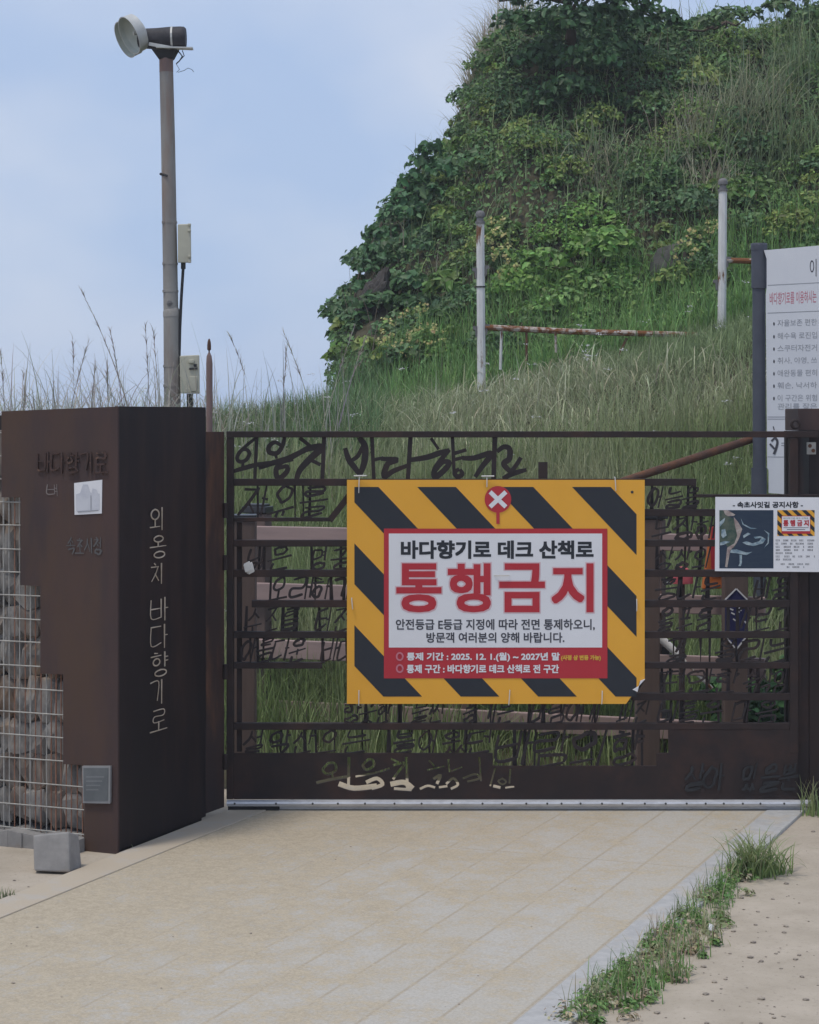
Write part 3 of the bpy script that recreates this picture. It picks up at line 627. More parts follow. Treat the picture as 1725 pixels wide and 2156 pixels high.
mb = MB(); bold(mb, '바다향기로 데크 산책로', 328, 1386, 389, 491, SG, .0060, 3.6); mb.build('heading', M['navyblk'], sign)
hal = MB(); big = MB()
for ch, a, b in (('통', 303, 551), ('행', 586, 822), ('금', 868, 1119), ('지', 1155, 1386)):
    bold(hal, ch, a-7, b+7, 508, 790, SG, .0056, 13, 16); bold(big, ch, a, b, 515, 783, SG, .0062, 6.5, 16)
hal.build('outline', M['pink'], sign); big.build('headline', M['red'], sign)
mb = MB(); bold(mb, '안전등급 E등급 지정에 따라 전면 통제하오니,', 300, 1393, 820, 882, SG, .0060, 1.4, 6, .0); bold(mb, '방문객 여러분의 양해 바랍니다.', 468, 1226, 893, 950, SG, .0060, 1.4, 6, .0); mb.build('body_text', M['inkgrey'], sign)
mb = MB(); bold(mb, '통제 기간 : 2025. 12. 1.(월) ~ 2027년 말', 360, 1201, 1003, 1054, SG, .0058, 1.8, 6, .0); bold(mb, '통제 구간 : 바다향기로 데크 산책로 전 구간', 360, 1196, 1069, 1117, SG, .0058, 1.8, 6, .0); mb.build('white_text', M['white'], sign)
mb = MB(); bold(mb, '(사정 상 변동 가능)', 1207, 1426, 1017, 1050, SG, .0058, 1.5, 6, .0); mb.build('yellow_text', M['ylwink'], sign)
mb = MB()
for cy in (1025, 1091):
    ring = [(322+17*math.cos(a*math.pi/10), cy+20*math.sin(a*math.pi/10)) for a in range(21)]; ribbon(mb, ring, 9, SG, .0058, .0054)
mb.build('bullet', M['redink'], sign)
mb = MB(); mb.flat([(861+73*math.cos(a*math.pi/20), 165+73*math.sin(a*math.pi/20)) for a in range(40)], SG, .0056); mb.flat(rect(852, 236, 870, 299), SG, .0060); mb.build('prohibition_disc', M['red'], sign)
mb = MB()
ribbon(mb, [(822, 128), (900, 202)], 24, SG, .0066, .0062); ribbon(mb, [(900, 128), (822, 202)], 24, SG, .0074, .0070); mb.build('cross_mark', M['white'], sign)
mb = MB(); mb.lathe(SG(1598, 125, .003), (0, -1, 0), [(0, .006), (.002, .005), (.003, .0001)], 10); mb.build('bolt', M['screw'], sign)
tie_spots = [('top edge of the sign above its first black stripe', (100, 38), (97, 128)), ('top edge of the sign by the red cross disc', (800, 40), (800, 96)), ('top edge of the sign near its small bolt', (1503, 44), (1507, 116)),
             ('plain yellow side edge of the sign facing the pier', (58, 705), (63, 765)), ('side edge of the sign facing the white notice', (1622, 712), (1622, 775)), ('bottom edge of the sign below the pier side stripe', (98, 1212), (97, 1292)),
             ('middle of the bottom edge of the sign', (926, 1210), (920, 1290)), ('bottom edge of the sign near its torn corner', (1433, 1215), (1430, 1285)), ('middle of the big red headline', (842, 580), (922, 580))]
for lab, a, b in tie_spots:
    mb = MB(); A_, B_ = SG(*a, .009), SG(*b, .011); mid = (A_+B_)/2+Vector((0, -.006, 0)); mb.tube([SG(*a, -.01), A_, mid, B_, SG(*b, .004)], .0022, 6)
    if 'first black' in lab or 'red cross' in lab: mb.tube([SG(a[0]-30, a[1]-2, .012), SG(a[0]+40, a[1]-3, .014)], .003, 6)
    tag(mb.build('cable_tie', M['tie'], smooth=True, origin=A_), 'white cable tie at the '+lab, 'cable tie', tg)
sc_ = MB(); q = G(527, 1192, .012)
for i in range(5): sc_.obox(q+Vector((random.uniform(-.01, .01), -.004*i, random.uniform(-.012, .012))), (.012, .003, .006), (0, .004, .002), (-.004, 0, .016))
tag(sc_.build('cloth_scrap', M['tie'], bevel=.003, origin=q), 'white scrap of cloth knotted on a bar of the gate', 'scrap')

# ------------------------------------------------------------------ white trail notice
def NP(px, py, d): return G(px, py, .008+d)
nt_ = empty('trail_notice', NP(1615, 1203, 0), 'white printed notice with a dark sea photograph fixed on the gate', 'notice')
mb = MB(); mb.prism([(1506, 1046), (1725, 1047), (1724, 1204), (1505, 1202)], NP, .003, 0); mb.build('panel', M['white'], nt_)
def k3(x, y): return ((2550+x/3.833)*.575, (1780+y/3.833)*.575)
def n3(pts): return [k3(*p) for p in pts]
mb = MB(); mb.flat(n3(rect(320, 335, 1078, 1152)), NP, .0036); ph = mb.build('photograph', M['aerial_sea'], nt_)
for nm, mt, polys, dd in (('land', 'aerial_land', [[(320,335),(380,335),(400,400),(545,470),(600,560),(610,690),(560,800),(520,870),(440,860),(400,800),(330,820),(320,800)]], .0040),
      ('beach', 'aerial_town', [[(375,337),(440,337),(545,400),(520,415),(440,420),(400,395)], [(520,430),(580,500),(640,600),(600,720),(560,800),(500,870),(470,900),(430,1140),(400,1130),(430,860),(530,800),(570,690),(540,560)]], .0044),
      ('surf', 'aerial_surf', [[(322,500),(400,440),(385,500),(322,570)], [(650,690),(720,650),(760,670),(700,700),(660,730)], [(640,790),(700,770),(780,800),(880,770),(920,710),(970,740),(930,800),(800,838),(700,820)],
       [(800,710),(900,700),(930,720),(820,735)], [(480,890),(560,885),(700,930),(780,920),(700,965),(560,940),(470,930)], [(600,960),(635,960),(635,1080),(620,1120),(585,1118),(605,1080)], [(330,790),(400,765),(470,780),(380,820),(330,830)],
       [(620,450),(645,540),(760,600),(850,590),(760,580),(660,530)], [(940,610),(1020,660),(1010,800),(940,870),(995,790),(1000,670)], [(350,610),(400,600),(420,690),(370,730),(345,690)]], .0048)):
    mb = MB()
    for p in polys: mb.flat(n3(p), NP, dd); dd += .00004
    mb.build(nm, M[mt], ph)
mb = MB(); x0, y0 = k3(508, 215); x1, y1 = k3(1492, 305); bold(mb, '- 속초사잇길 공지사항 -', x0, x1, y0, y1, NP, .0036, .45); mb.build('heading', M['navyblk'], nt_)
def NT(a, b): x0, y0 = k3(1132, 335); x1, y1 = k3(1655, 697); return lambda u, v, d: NP(x0+(u-32)/1635*(x1-x0), y0+(v-58)/1227*(y1-y0), d)
NS = NT(0, 0)
mb = MB(); mb.flat(rect(32, 58, 1667, 1285), NS, .0036); ms_ = mb.build('sign_picture', M['yellow'], nt_)
mb = MB()
for k in range(-4, 4):
    x0 = 418+425*k-180; p = [(x0, 60), (x0+212, 60), (x0+212+1160, 1283), (x0+1160, 1283)]; p = clip(p, 0, 34, False); p = clip(p, 0, 1665, True) if p else p
    if len(p) > 2: mb.flat(p, NS, .0040)
mb.build('stripe', M['navyblk'], ms_)
mb = MB(); mb.flat(rect(215, 325, 1480, 1180), NS, .0044); mb.build('red_panel', M['red'], ms_)
mb = MB(); mb.flat(rect(235, 355, 1460, 1055), NS, .0047); mb.build('white_panel', M['white'], ms_)
mb = MB(); bold(mb, '통 행 금 지', 290, 1410, 520, 830, NS, .0050, 12); mb.build('headline', M['red'], ms_)
mb = MB(); text(mb, '바다향기로 데크 산책로', 300, 1390, 400, 490, NS, .0050, .0); mb.flat(rect(300, 880, 1400, 905), NS, .0050); mb.flat(rect(450, 965, 1250, 995), NS, .0050); mb.build('small_text', M['inkgrey'], ms_)
mb = MB(); rt = random.Random(9)
for i, (yy, xe) in enumerate([(760, 1670), (805, 1670), (850, 1670), (895, 1670), (938, 1360), (985, 1670), (1028, 1390), (1092, 1590), (1133, 1525)]):
    x = 1110 if i < 7 else (1180 if i == 7 else 1265)
    while x < xe-20:
        ln = min(rt.uniform(35, 130), xe-x)
        for q in range(int(ln/20)):
            a = x+q*20; mb.flat(n3(rect(a, yy-12, a+15, yy-8)), NP, .0036); mb.flat(n3(rect(a+rt.uniform(0, 6), yy-6, a+rt.uniform(8, 16), yy+2)), NP, .0036); mb.flat(n3(rect(a, yy+5, a+15, yy+11)), NP, .0036)
        x += ln+rt.uniform(22, 40)
mb.build('small_print', M['inkgrey'], nt_)

# ------------------------------------------------------------------ latch side pier
rp_ = empty('latch_pier', G(1760, 1710, -.2), 'dark brown steel post with a niche and latch plate beside the gate', 'gate pier')
mb = MB(); mb.box(G(1686, 860, -.045), G(1960, 907, -.34)); mb.build('head', M['corten'], rp_, bevel=.003)
mb = MB(); mb.box(G(1684, 908, -.30), G(1960, 1712, -.34)); mb.build('back_plate', M['mesh_fill'], rp_)
mb = MB(); mb.box(G(1709, 908, -.046), G(1960, 1712, -.30)); mb.build('shaft', M['corten_dark'], rp_, bevel=.003)
mb = MB(); mb.box(G(1682, 1041, -.05), G(1708.5, 1712, -.09)); mb.build('edge_plate', M['gate'], rp_)
mb = MB(); mb.box(G(1703, 931, -.03), G(1722, 957, -.044)); mb.build('latch_plate', M['wire'], rp_, bevel=.002)
mb = MB()
for cx_, cy_ in ((1709, 939), (1716, 949)): mb.lathe(G(cx_, cy_, -.029), (0, -1, 0), [(0, .0001), (0, .008), (.004, .006), (.004, .0001)], 8)
mb.build('bolt', M['rust'], rp_)
mb = MB(); rg = [G(1677+8.2*math.cos(a*math.pi/9), 893+8.2*math.sin(a*math.pi/9), -.02) for a in range(19)]; mb.tube(rg, .006, 8)
tag(mb.build('ring', M['gate'], smooth=True, origin=G(1677, 900, -.02)), 'small dark steel ring standing on the top rail of the gate', 'ring')

# ------------------------------------------------------------------ finial stake
X0, Y0 = at(441, 900, 8.72)[:2]
fin = empty('iron_stake', (X0, Y0, 0), 'slim rusty iron stake with a pointed bud finial behind the pier', 'stake')
def zy(py, Y): return EYE-(py-HY)/F*Y
mb = MB(); mb.tube([(X0, Y0, 0), (X0, Y0, zy(765, Y0)), (X0-.001, Y0, zy(750, Y0)), (X0-.001, Y0, zy(742, Y0))], [.0145, .0138, .011, .004], 10); mb.build('shaft', M['rustpole'], fin, smooth=True)
mb = MB(); mb.lathe((X0-.001, Y0, zy(742, Y0)), (0, 0, 1), [(0, .003), (.008, .0035), (.012, .0085), (.03, .0085), (.045, .007), (.056, .004), (.06, .0002)], 12); mb.build('finial', M['rust'], fin, smooth=True)

# ------------------------------------------------------------------ lamp pole
LY = 13.6
def Lp(px, py, dy=0): return Vector(at(px, py, LY+dy))
lz = float(tz(*Lp(364, 900)[:2]))
lamp = empty('lamp_pole', (Lp(364, 900).x, LY, lz), 'tall grey lamp pole with a rusty top behind the pier', 'lamp pole')
s_ = LY/F
mb = MB(); b0 = Lp(364, 900); b0.z = lz-.1; mb.tube([b0, Lp(361.5, 665), ], [18*s_, 17.2*s_], 20); mb.build('lower_section', M['polegrey'], lamp, smooth=True)
mb = MB(); mb.tube([Lp(361.5, 667), Lp(361, 655), Lp(360, 650)], [17.8*s_, 17.8*s_, 15.6*s_], 20); mb.build('collar', M['polegrey'], lamp, smooth=True)
mb = MB(); mb.tube([Lp(360, 655), Lp(354, 300), Lp(350.4, 150)], [15.6*s_, 14.8*s_, 14.5*s_], 20); mb.build('upper_section', M['polegrey'], lamp, smooth=True)
mb = MB(); mb.tube([Lp(350.4, 152), Lp(350, 122)], [14.6*s_, 14.5*s_], 20); mb.build('rusty_top', M['rustpole'], lamp, smooth=True)
for y, x, r_ in ((468, 357.5, 15.9), (555, 358.7, 16), (613, 359.4, 16.4), (771, 362.5, 18.2), (812, 363, 18.4)):
    mb = MB(); mb.tube([Lp(x, y+2.2), Lp(x, y-2.2)], r_*s_, 20); c_ = Lp(x-r_+2, y, -.03); mb.box(c_-Vector((.008, .01, .008)), c_+Vector((.008, .01, .008))); mb.build('band', M['polegrey'], lamp, smooth=True)
mb = MB(); mb.tube([Lp(344, 367, -.04), Lp(352, 370, -.055)], .007, 8); mb.tube([Lp(338, 366, -.01), Lp(346, 368, -.04)], .009, 8); mb.build('old_clamp', M['black'], lamp)
mb = MB(); mb.lathe(Lp(357, 638, -16*s_), (0, -1, 0), [(-.01, .02), (.004, .018), (.008, .0001)], 12); mb.build('stud', M['capgrey'], lamp)
# head
hd = Lp(350, 80)
mb = MB(); mb.add([hd+Vector(v) for v in [(-.1, -.055, -.07), (.085, -.055, -.07), (.085, .055, -.07), (-.1, .055, -.07)]]+[Lp(350, 124)+Vector(v) for v in [(-.047, -.045, -.004), (.047, -.045, -.004), (.047, .045, -.004), (-.047, .045, -.004)]],
   [(0,1,2,3),(7,6,5,4),(0,4,5,1),(1,5,6,2),(2,6,7,3),(3,7,4,0)]); mb.build('bracket', M['black'], lamp, bevel=.008)
mb = MB(); mb.tube([Lp(294, 81, .02), Lp(312, 81, .01), Lp(330, 81), Lp(355, 80), Lp(380, 79.5), Lp(388, 79.5), Lp(391.5, 79.5)], [.062, .068, .070, .074, .076, .074, .064], 18); hs = mb.build('housing', M['blackwrap'], lamp, smooth=True)
mb = MB(); mb.tube([Lp(361, 79.9, 0), Lp(365, 79.8, 0)], [.0772, .0774], 18); mb.build('strap', M['lampgrey'], hs)
mb = MB(); mb.obox(Lp(336, 96, -.075), (.07, .004, -.012), (0, .004, 0), (.002, 0, .011)); mb.obox(Lp(368, 101, -.06), (.12, .004, -.002), (0, .035, 0), (0, 0, .005)); mb.build('tray', M['lampgrey'], lamp)
for nm, cpx, dy, rad in (('floodlight', Vector((273, 74)), -.04, .128), ('floodlight', Vector((264, 83)), .20, .126)):
    c_ = Lp(cpx.x, cpx.y, dy); ax = Vector((-.78, -.44, -.45)).normalized()
    mb = MB(); mb.lathe(c_, ax, [(-.10, .04), (-.095, .07), (-.078, .098), (-.068, rad-.008), (-.062, rad-.002), (0, rad), (.004, rad+.003), (.004, rad-.004)], 36); d_ = mb.build(nm, M['lampgrey'], lamp, smooth=True)
    mb = MB(); mb.lathe(c_, ax, [(.003, rad-.004), (-.03, rad-.008), (-.050, rad-.03), (-.058, .06), (-.060, .0001)], 36); mb.build('dish', M['lampin'], d_, smooth=True)
    mb = MB(); mb.tube([c_-ax*.058, c_-ax*.03], [.018, .013], 12); mb.build('bulb', M['lampgrey'], d_, smooth=True)
mb = MB()
mb.tube([Lp(376, 108), Lp(384, 118, -.05), Lp(378, 128, -.05), Lp(371, 134, -.05)], .004, 6); mb.tube([Lp(384, 106), Lp(388, 117, -.03), Lp(376, 130, -.04)], .003, 6)
mb.tube([Lp(390, 103), Lp(400, 103.5), Lp(404, 104)], .006, 6); mb.tube([Lp(371, 134), Lp(378, 146), Lp(372, 152)], .002, 5)
mb.tube([Lp(375, 152), Lp(388, 148), Lp(396, 143), Lp(404, 146), Lp(408, 151)], .0018, 5); mb.build('wiring', M['black'], lamp, smooth=True)
grp = 'junction boxes on the lamp pole'
jb = empty('junction_box', Lp(389, 552), 'plain beige junction box higher up on the lamp pole with a cable below', 'junction box', grp)
mb = MB(); mb.add([Lp(374.5, 553, -.05), Lp(403, 553, -.05), Lp(403, 553, .08), Lp(374.5, 553, .08), Lp(374.5, 472, -.05), Lp(402, 471, -.05), Lp(402, 471, .08), Lp(374.5, 472, .08)], [(0,3,2,1),(4,5,6,7),(0,1,5,4),(1,2,6,5),(2,3,7,6),(3,0,4,7)]); mb.build('case', M['boxbeige'], jb, bevel=.006)
mb = MB()
for y in (473, 485, 540, 551): c_ = Lp(399, y, -.056); mb.box(c_-Vector((.01, .008, .008)), c_+Vector((.01, .008, .008)))
mb.build('latch', M['boxbeige'], jb, bevel=.003)
mb = MB(); mb.tube([Lp(386, 552, -.01), Lp(386, 566, -.01)], .016, 10); mb.tube([Lp(386, 562, -.01), Lp(382, 625, -.02), Lp(379, 690, -.02), Lp(377, 770, -.02)], .010, 8); mb.build('conduit', M['black'], jb, smooth=True)
jb = empty('junction_box', Lp(400, 832), 'beige junction box with a dark slot and latch low on the lamp pole', 'junction box', grp)
mb = MB(); mb.add([Lp(380, 828, -.06), Lp(421, 829, -.06), Lp(421, 829, .08), Lp(380, 828, .08), Lp(378.5, 749, -.06), Lp(420, 747, -.06), Lp(420, 747, .08), Lp(378.5, 749, .08)], [(0,3,2,1),(4,5,6,7),(0,1,5,4),(1,2,6,5),(2,3,7,6),(3,0,4,7)]); mb.build('case', M['boxbeige'], jb, bevel=.006)
mb = MB()
mb.obox(Lp(407, 776, -.066), (.026, 0, .001), (0, .006, 0), (0, 0, .006)); mb.obox(Lp(411, 769, -.066), (.010, 0, 0), (0, .006, 0), (0, 0, .009)); mb.build('slot', M['black'], jb)
mb = MB(); mb.obox(Lp(403, 761, -.07), (.018, 0, 0), (0, .01, 0), (0, 0, .012)); mb.obox(Lp(407, 808, -.066), (.024, 0, 0), (0, .004, 0), (0, 0, .05)); mb.build('latch', M['boxbeige'], jb, bevel=.004)
mb = MB(); mb.tube([Lp(400, 829, -.01), Lp(400, 870, -.01)], .022, 10); mb.build('conduit', M['black'], jb, smooth=True)

# ------------------------------------------------------------------ information board
BP = Vector((1.83, 10.5, 0)); BD = Vector((.65, -.76, 0)).normalized(); BN = Vector((-.76, -.65, 0)).normalized()
def BB(px, py, d):
    a = (px-CX)/F; s = (a*BP.y-BP.x)/(BD.x-a*BD.y); p = BP+BD*s; return Vector((p.x, p.y, EYE-(py-HY)/F*p.y))+BN*d
brd = empty('info_board', (1.79, 10.53, 0), 'white information board with red and grey Korean text on a blue grey post', 'information board')
PX, PY = at(1603, 880, 10.53)[:2]
mb = MB(); mb.tube([(PX-.006, PY, -.05), (PX-.012, PY, zy(520, PY))], .0335, 18); mb.build('post', M['boardpost'], brd, smooth=True)
PX -= .0105
for y0, y1 in ((607, 525), (1060, 985)):
    mb = MB(); mb.tube([(PX, PY, zy(y0, PY)), (PX, PY, zy(y1, PY))], .040, 18); mb.build('sleeve', M['boardpost'], brd, smooth=True)
mb = MB(); mb.lathe((PX, PY, zy(527, PY)), (0, 0, 1), [(0, .042), (.022, .043), (.032, .043), (.036, .040), (.036, .0001)], 18); mb.build('cap', M['boardpost'], brd, smooth=True)
mb = MB(); mb.prism([(1612, 527), (1800, 511), (1960, 498), (1960, 1060), (1622, 1038), (1622, 990), (1619, 985), (1616, 620), (1618, 604), (1618, 545)], BB, .012, -.012); mb.build('panel', M['board'], brd)
def brule(y, x0=1620, x1=1950, h=1.6): return [(x0, y), (x1, y-(x1-x0)*.055*(HY-y)/300), (x1, y-(x1-x0)*.055*(HY-y)/300+h), (x0, y+h)]
mb = MB()
for y in (600, 658.5, 877, 881.5, 961): mb.flat(brule(y), BB, .0126)
mb.build('ruled_line', M['lightink'], brd)
mb = MB(); text(mb, '이', 1709, 1723, 545, 582, BB, .0128, .0); mb.build('heading', M['inkgrey'], brd)
mb = MB(); text(mb, '바다향기로를 이용하시는', 1624.5, 1723, 616, 642, lambda u, v, d: BB(u, v-(u-1624)*.05, d), .0128, .006); mb.build('red_text', M['redink'], brd)
mb = MB(); bu = MB()
for i, (y, t_) in enumerate([(681, '자율보존 편한'), (708, '해수욕 로진입'), (734, '스쿠터자전거'), (760, '취사, 야영, 쓰'), (786, '애완동물 편히'), (812, '훼손, 낙서하'), (838, '이 구간은 위험'), (856, '관리를 잘은')]):
    text(mb, t_, 1641, 1724, y-7, y+7, lambda u, v, d: BB(u, v-(u-1624)*.04*(HY-y)/250, d), .0128, .0)
    if i < 7: bu.flat([(1633.5+1.8*math.cos(a), y+1+4*math.sin(a)) for a in np.linspace(0, 6, 9)], BB, .0128)
mb.build('grey_text', M['lightink'], brd); bu.build('bullet', M['inkgrey'], brd)
mb = MB(); ribbon(mb, smooth([(1632, 898), (1634, 905)]), 2, BB, .0135, .0127); ribbon(mb, smooth([(1636, 921), (1641, 930), (1638, 945), (1634, 955)]), 5, BB, .0135, .0127); ribbon(mb, [(1629, 928), (1635, 922)], 4, BB, .0140, .0131); ribbon(mb, [(1626, 935), (1634, 944)], 4, BB, .0145, .0135)
mb.build('logo', M['inkgrey'], brd)
mb = MB(); text(mb, 'Hanok', 1647, 1666, 934, 941, BB, .0128, .0) if False else mb.flat(rect(1649, 932, 1666, 934), BB, .0128); mb.flat(rect(1649, 937, 1666, 939), BB, .0128); mb.build('small_print', M['lightink'], brd)
mb = MB(); mb.tube([at(1612, 915, 10.62), at(1330, 1008, 10.2), at(1010, 1115, 9.75)], .021, 12); mb.build('strut', M['rust'], brd, smooth=True)

# ------------------------------------------------------------------ deck railing behind the gate
ra, rb = Vector((-.86, 10.02, 0)), Vector((1.58, 9.18, 0)); RD = (rb-ra); RL = RD.length; RD.normalize(); RNn = Vector((RD.y, -RD.x, 0))
deck = empty('deck_railing', (.3, 9.6, 0), 'pink brown deck railing with four rails and dark capped posts behind the gate', 'railing')
def rs(px):
    a = (px-CX)/F; return (a*ra.y-ra.x)/(RD.x-a*RD.y)
for z0, z1 in ((.985, 1.062), (.70, .785), (.42, .51), (.125, .215)):
    mb = MB(); c_ = ra+RD*RL/2; mb.obox(c_+Vector((0, 0, (z0+z1)/2)), RD*(RL/2+.02), RNn*.016, (0, 0, (z1-z0)/2)); mb.build('rail', M['woodrail'], deck, bevel=.004)
for px in (532, 757, 962, 1185, 1366):
    p = ra+RD*rs(px)-RNn*.062
    mb = MB(); mb.obox(p+Vector((0, 0, .55)), RD*.058, RNn*.045, (0, 0, .57)); po = mb.build('post', M['woodpost'], deck, bevel=.004)
    mb = MB(); mb.obox(p+Vector((0, 0, 1.14)), RD*.064, RNn*.052, (0, 0, .016)); mb.obox(p+Vector((0, 0, 1.162)), RD*.05, RNn*.04, (0, 0, .006)); mb.build('cap', M['capblack'], po, bevel=.004)
    mb = MB()
    for zz in (.235, .525): mb.obox(p+RD*.075+RNn*.03+Vector((0, 0, zz)), RD*.016, RNn*.014, (0, 0, .018))
    mb.build('bracket', M['capblack'], po)
near = empty('bollard_post', (*at(513, 1600, 9.0)[:2], 0), 'short brown wooden post with a shiny dark cap close behind the gate by the pier', 'post')
nx, ny = near.location[:2]
mb = MB(); mb.box((nx-.055, ny-.05, 0), (nx+.055, ny+.05, zy(1096, ny))); mb.build('shaft', M['woodpost'], near, bevel=.005)
mb = MB(); mb.box((nx-.06, ny-.056, zy(1095.5, ny)), (nx+.06, ny+.056, zy(1083, ny))); mb.build('cap', M['capblack'], near, bevel=.004)
near = empty('bollard_post', (*at(1363, 1600, 8.9)[:2], 0), 'short brown wooden post with a dark cap close behind the torn corner of the sign', 'post')
nx, ny = near.location[:2]
mb = MB(); mb.box((nx-.05, ny-.05, 0), (nx+.05, ny+.05, zy(1092, ny))); mb.build('shaft', M['woodpost'], near, bevel=.005)
mb = MB(); mb.box((nx-.055, ny-.056, zy(1091.5, ny)), (nx+.085, ny+.056, zy(1078, ny))); mb.build('cap', M['capblack'], near, bevel=.004)
# trail marker
tm = empty('trail_marker', (*at(1551, 1600, 9.0)[:2], 0), 'brown marker post with a navy pointed plate and white arrow edges', 'marker post')
def TM(px, py, d): return Vector(at(px, py, 9.0))+Vector((0, -d, 0))
mb = MB(); mb.box(TM(1526, 1128, 0), TM(1576, 1648, -.09)); mb.build('shaft', M['woodpost'], tm, bevel=.004)
mb = MB(); mb.prism([(1550, 1240), (1573, 1262), (1573, 1338), (1550, 1366), (1527, 1338), (1527, 1262)], TM, .008, .001); mb.build('plate', M['navy'], tm)
mb = MB()
for p in ([(1527, 1262), (1549, 1240)], [(1551, 1240), (1573, 1262)], [(1527, 1338), (1549, 1366)], [(1551, 1366), (1573, 1338)]): ribbon(mb, p, 3, TM, .0115, .009)
for p in ([(1536, 1281), (1543, 1284)], [(1556, 1280), (1560, 1285)], [(1540, 1290), (1546, 1293)], [(1552, 1290), (1556, 1288)], [(1544, 1303), (1548, 1306)], [(1551, 1318), (1554, 1326)], [(1568, 1308), (1571, 1312)]): ribbon(mb, p, 3, TM, .0105, .009)
mb.build('arrow_mark', M['white'], tm)
# traffic cone, red buoy, white pipe
bx = lambda px, py, d: Vector(at(px, py, 9.16))+Vector((0, -d, 0))
cone = empty('safety_barrier', (bx(1540, 1200, 0).x, 9.16, 0), 'orange and red plastic safety barrier mostly hidden by the white notice', 'barrier')
mb = MB(); mb.prism([(1491, 1155), (1496, 1108), (1560, 1106), (1566, 1236), (1478, 1240), (1483, 1210)], bx, .03, -.03); mb.build('body', M['orange'], cone, bevel=.006)
mb = MB(); mb.prism([(1494, 1150), (1497, 1109), (1560, 1107), (1562, 1212), (1497, 1212)], bx, .034, .0305); mb.build('band', M['redpl'], cone)
for px in (1538, 1560): mb = MB(); mb.tube([bx(px, 1238, 0), (bx(px, 1238, 0).x, 9.16, 0)], .012, 8); mb.build('leg', M['black'], cone)
bq = Vector(at(1436, 1214, 9.08)); mb = MB(); mb.lathe(bq, (0, 0, 1), [(-.03, .0001), (-.03, .05), (.0, .05), (.03, .036), (.042, .018), (.045, .0001)], 20)
ck = empty('capped_stake', (bq.x, bq.y, 0), 'faded red rounded cap on a dark stake behind the gate bars', 'stake'); mb.build('cap', M['redfade'], ck, smooth=True)
mb = MB(); mb.tube([bq+Vector((0, 0, -.031)), (bq.x, bq.y, 0)], .014, 8); mb.build('shaft', M['woodpost'], ck)
mb = MB(); mb.tube([at(1352, 1306, 9.35), at(1412, 1363, 9.3), at(1450, 1400, 9.28), (at(1500, 1450, 9.25))], [.021, .018, .012, .008], 10)
tag(mb.build('plastic_pipe', M['whitepaint'], smooth=True, origin=at(1450, 1400, 9.3)), 'white slanting plastic pipe leaning on the railing beyond the sign', 'pipe')

# ------------------------------------------------------------------ rusty white railing on the bank
RY = 15.0
def Rp(px, py, dy=0): return Vector(at(px, py, RY+dy))
rail = empty('rusty_railing', Rp(1265, 840), 'old white railing with flaking posts and rusted rails on the grassy bank', 'railing')
k_ = RY/F
def white_post(xb, yb, xt, yt, brackets, ties=()):
    mb = MB(); top, bot = Rp(xt, yt+27), Rp(xb, yb); n_ = 16; pr = []
    for i, (c_, f_) in enumerate(((bot-Vector((0, 0, .35)), 1.05), (top, .98))):
        pr += [c_+Vector((math.cos(a)*9.2*k_*f_*(1 if j % 2 else .93), math.sin(a)*9.2*k_*f_*(1 if j % 2 else .93), 0)) for j, a in enumerate(np.linspace(0, 2*math.pi, n_, endpoint=False))]
    mb.add(pr, [(i, (i+1) % n_, (i+1) % n_+n_, i+n_) for i in range(n_)]+[tuple(range(n_, 2*n_))]); po = mb.build('post', M['whitepaint'], rail)
    mb = MB(); mb.lathe(top-Vector((0, 0, .004)), (0, 0, 1), [(0, 10.5*k_), (.018, 10.5*k_), (.019, 7.5*k_), (.045, 7*k_), (.05, 9.5*k_), (.07, 10.2*k_), (.088, 8.5*k_), (.096, 5*k_), (.099, .0001)], 18); mb.build('ball_cap', M['capgrey'], po, smooth=True)
    for sx, y in brackets:
        mb = MB(); c_ = Rp(xb+(xt-xb)*(yb-y)/(yb-yt)+sx*9, y)
        mb.prism([(0, -.026), (sx*.030, -.024), (sx*.032, -.004), (sx*.014, .004), (sx*.010, .05), (0, .055)], lambda u, v, d: c_+Vector((u, d, -v)), -.018, .018); mb.build('bracket', M['capgrey'], po)
    for y in ties:
        mb = MB(); mb.tube([Rp(xt+1, y+1.5), Rp(xt+1, y-1.5)], 10.4*k_, 14); mb.build('wire_tie', M['black'], po)
white_post(1015, 830, 1011.5, 443, [(-1, 571), (1, 566), (-1, 694), (1, 690)], (604,))
white_post(1519, 722, 1522.5, 375, [(-1, 596), (-1, 690), (1, 548)])
mb = MB(); mb.tube([Rp(1022, 689), Rp(1200, 698), Rp(1400, 703.5), Rp(1512, 707)], 6.3*k_, 8); mb.build('lower_rail', M['whiterust'], rail)
mb = MB(); mb.tube([Rp(1530, 548), Rp(1600, 550), Rp(1660, 552)], 6*k_, 8); mb.build('upper_rail', M['whiterust'], rail)
for x0, y0, x1, y1, r_, m in ((1056, 696, 1054, 778, 3.2, 'whitepaint'), (1109, 700, 1109, 760, 2.6, 'rust'), (1170, 702, 1171, 742, 2.6, 'whiterust'), (1320, 712, 1290, 780, 3, 'rust')):
    mb = MB(); mb.tube([Rp(x0, y0), Rp(x1, y1)], r_*k_, 6); mb.build('baluster', M[m], rail)

# ------------------------------------------------------------------ vegetation
def hsv_tint(n, base, var=.22):
    b = np.array(base); t = b*(1+RNG.normal(0, var, (n, 1)))*(1+RNG.normal(0, .07, (n, 3))); return np.clip(t, .004, 1)
def frustum_mask(X, Y, pad=1.25): return np.abs(X) < .2006*Y*pad+.2
def tnormal(X, Y, e=.05):
    dx = (tz(X+e, Y)-tz(X-e, Y))/(2*e); dy = (tz(X, Y+e)-tz(X, Y-e))/(2*e); N = np.c_[-dx, -dy, np.ones_like(dx)]; return N/np.linalg.norm(N, axis=1)[:, None]
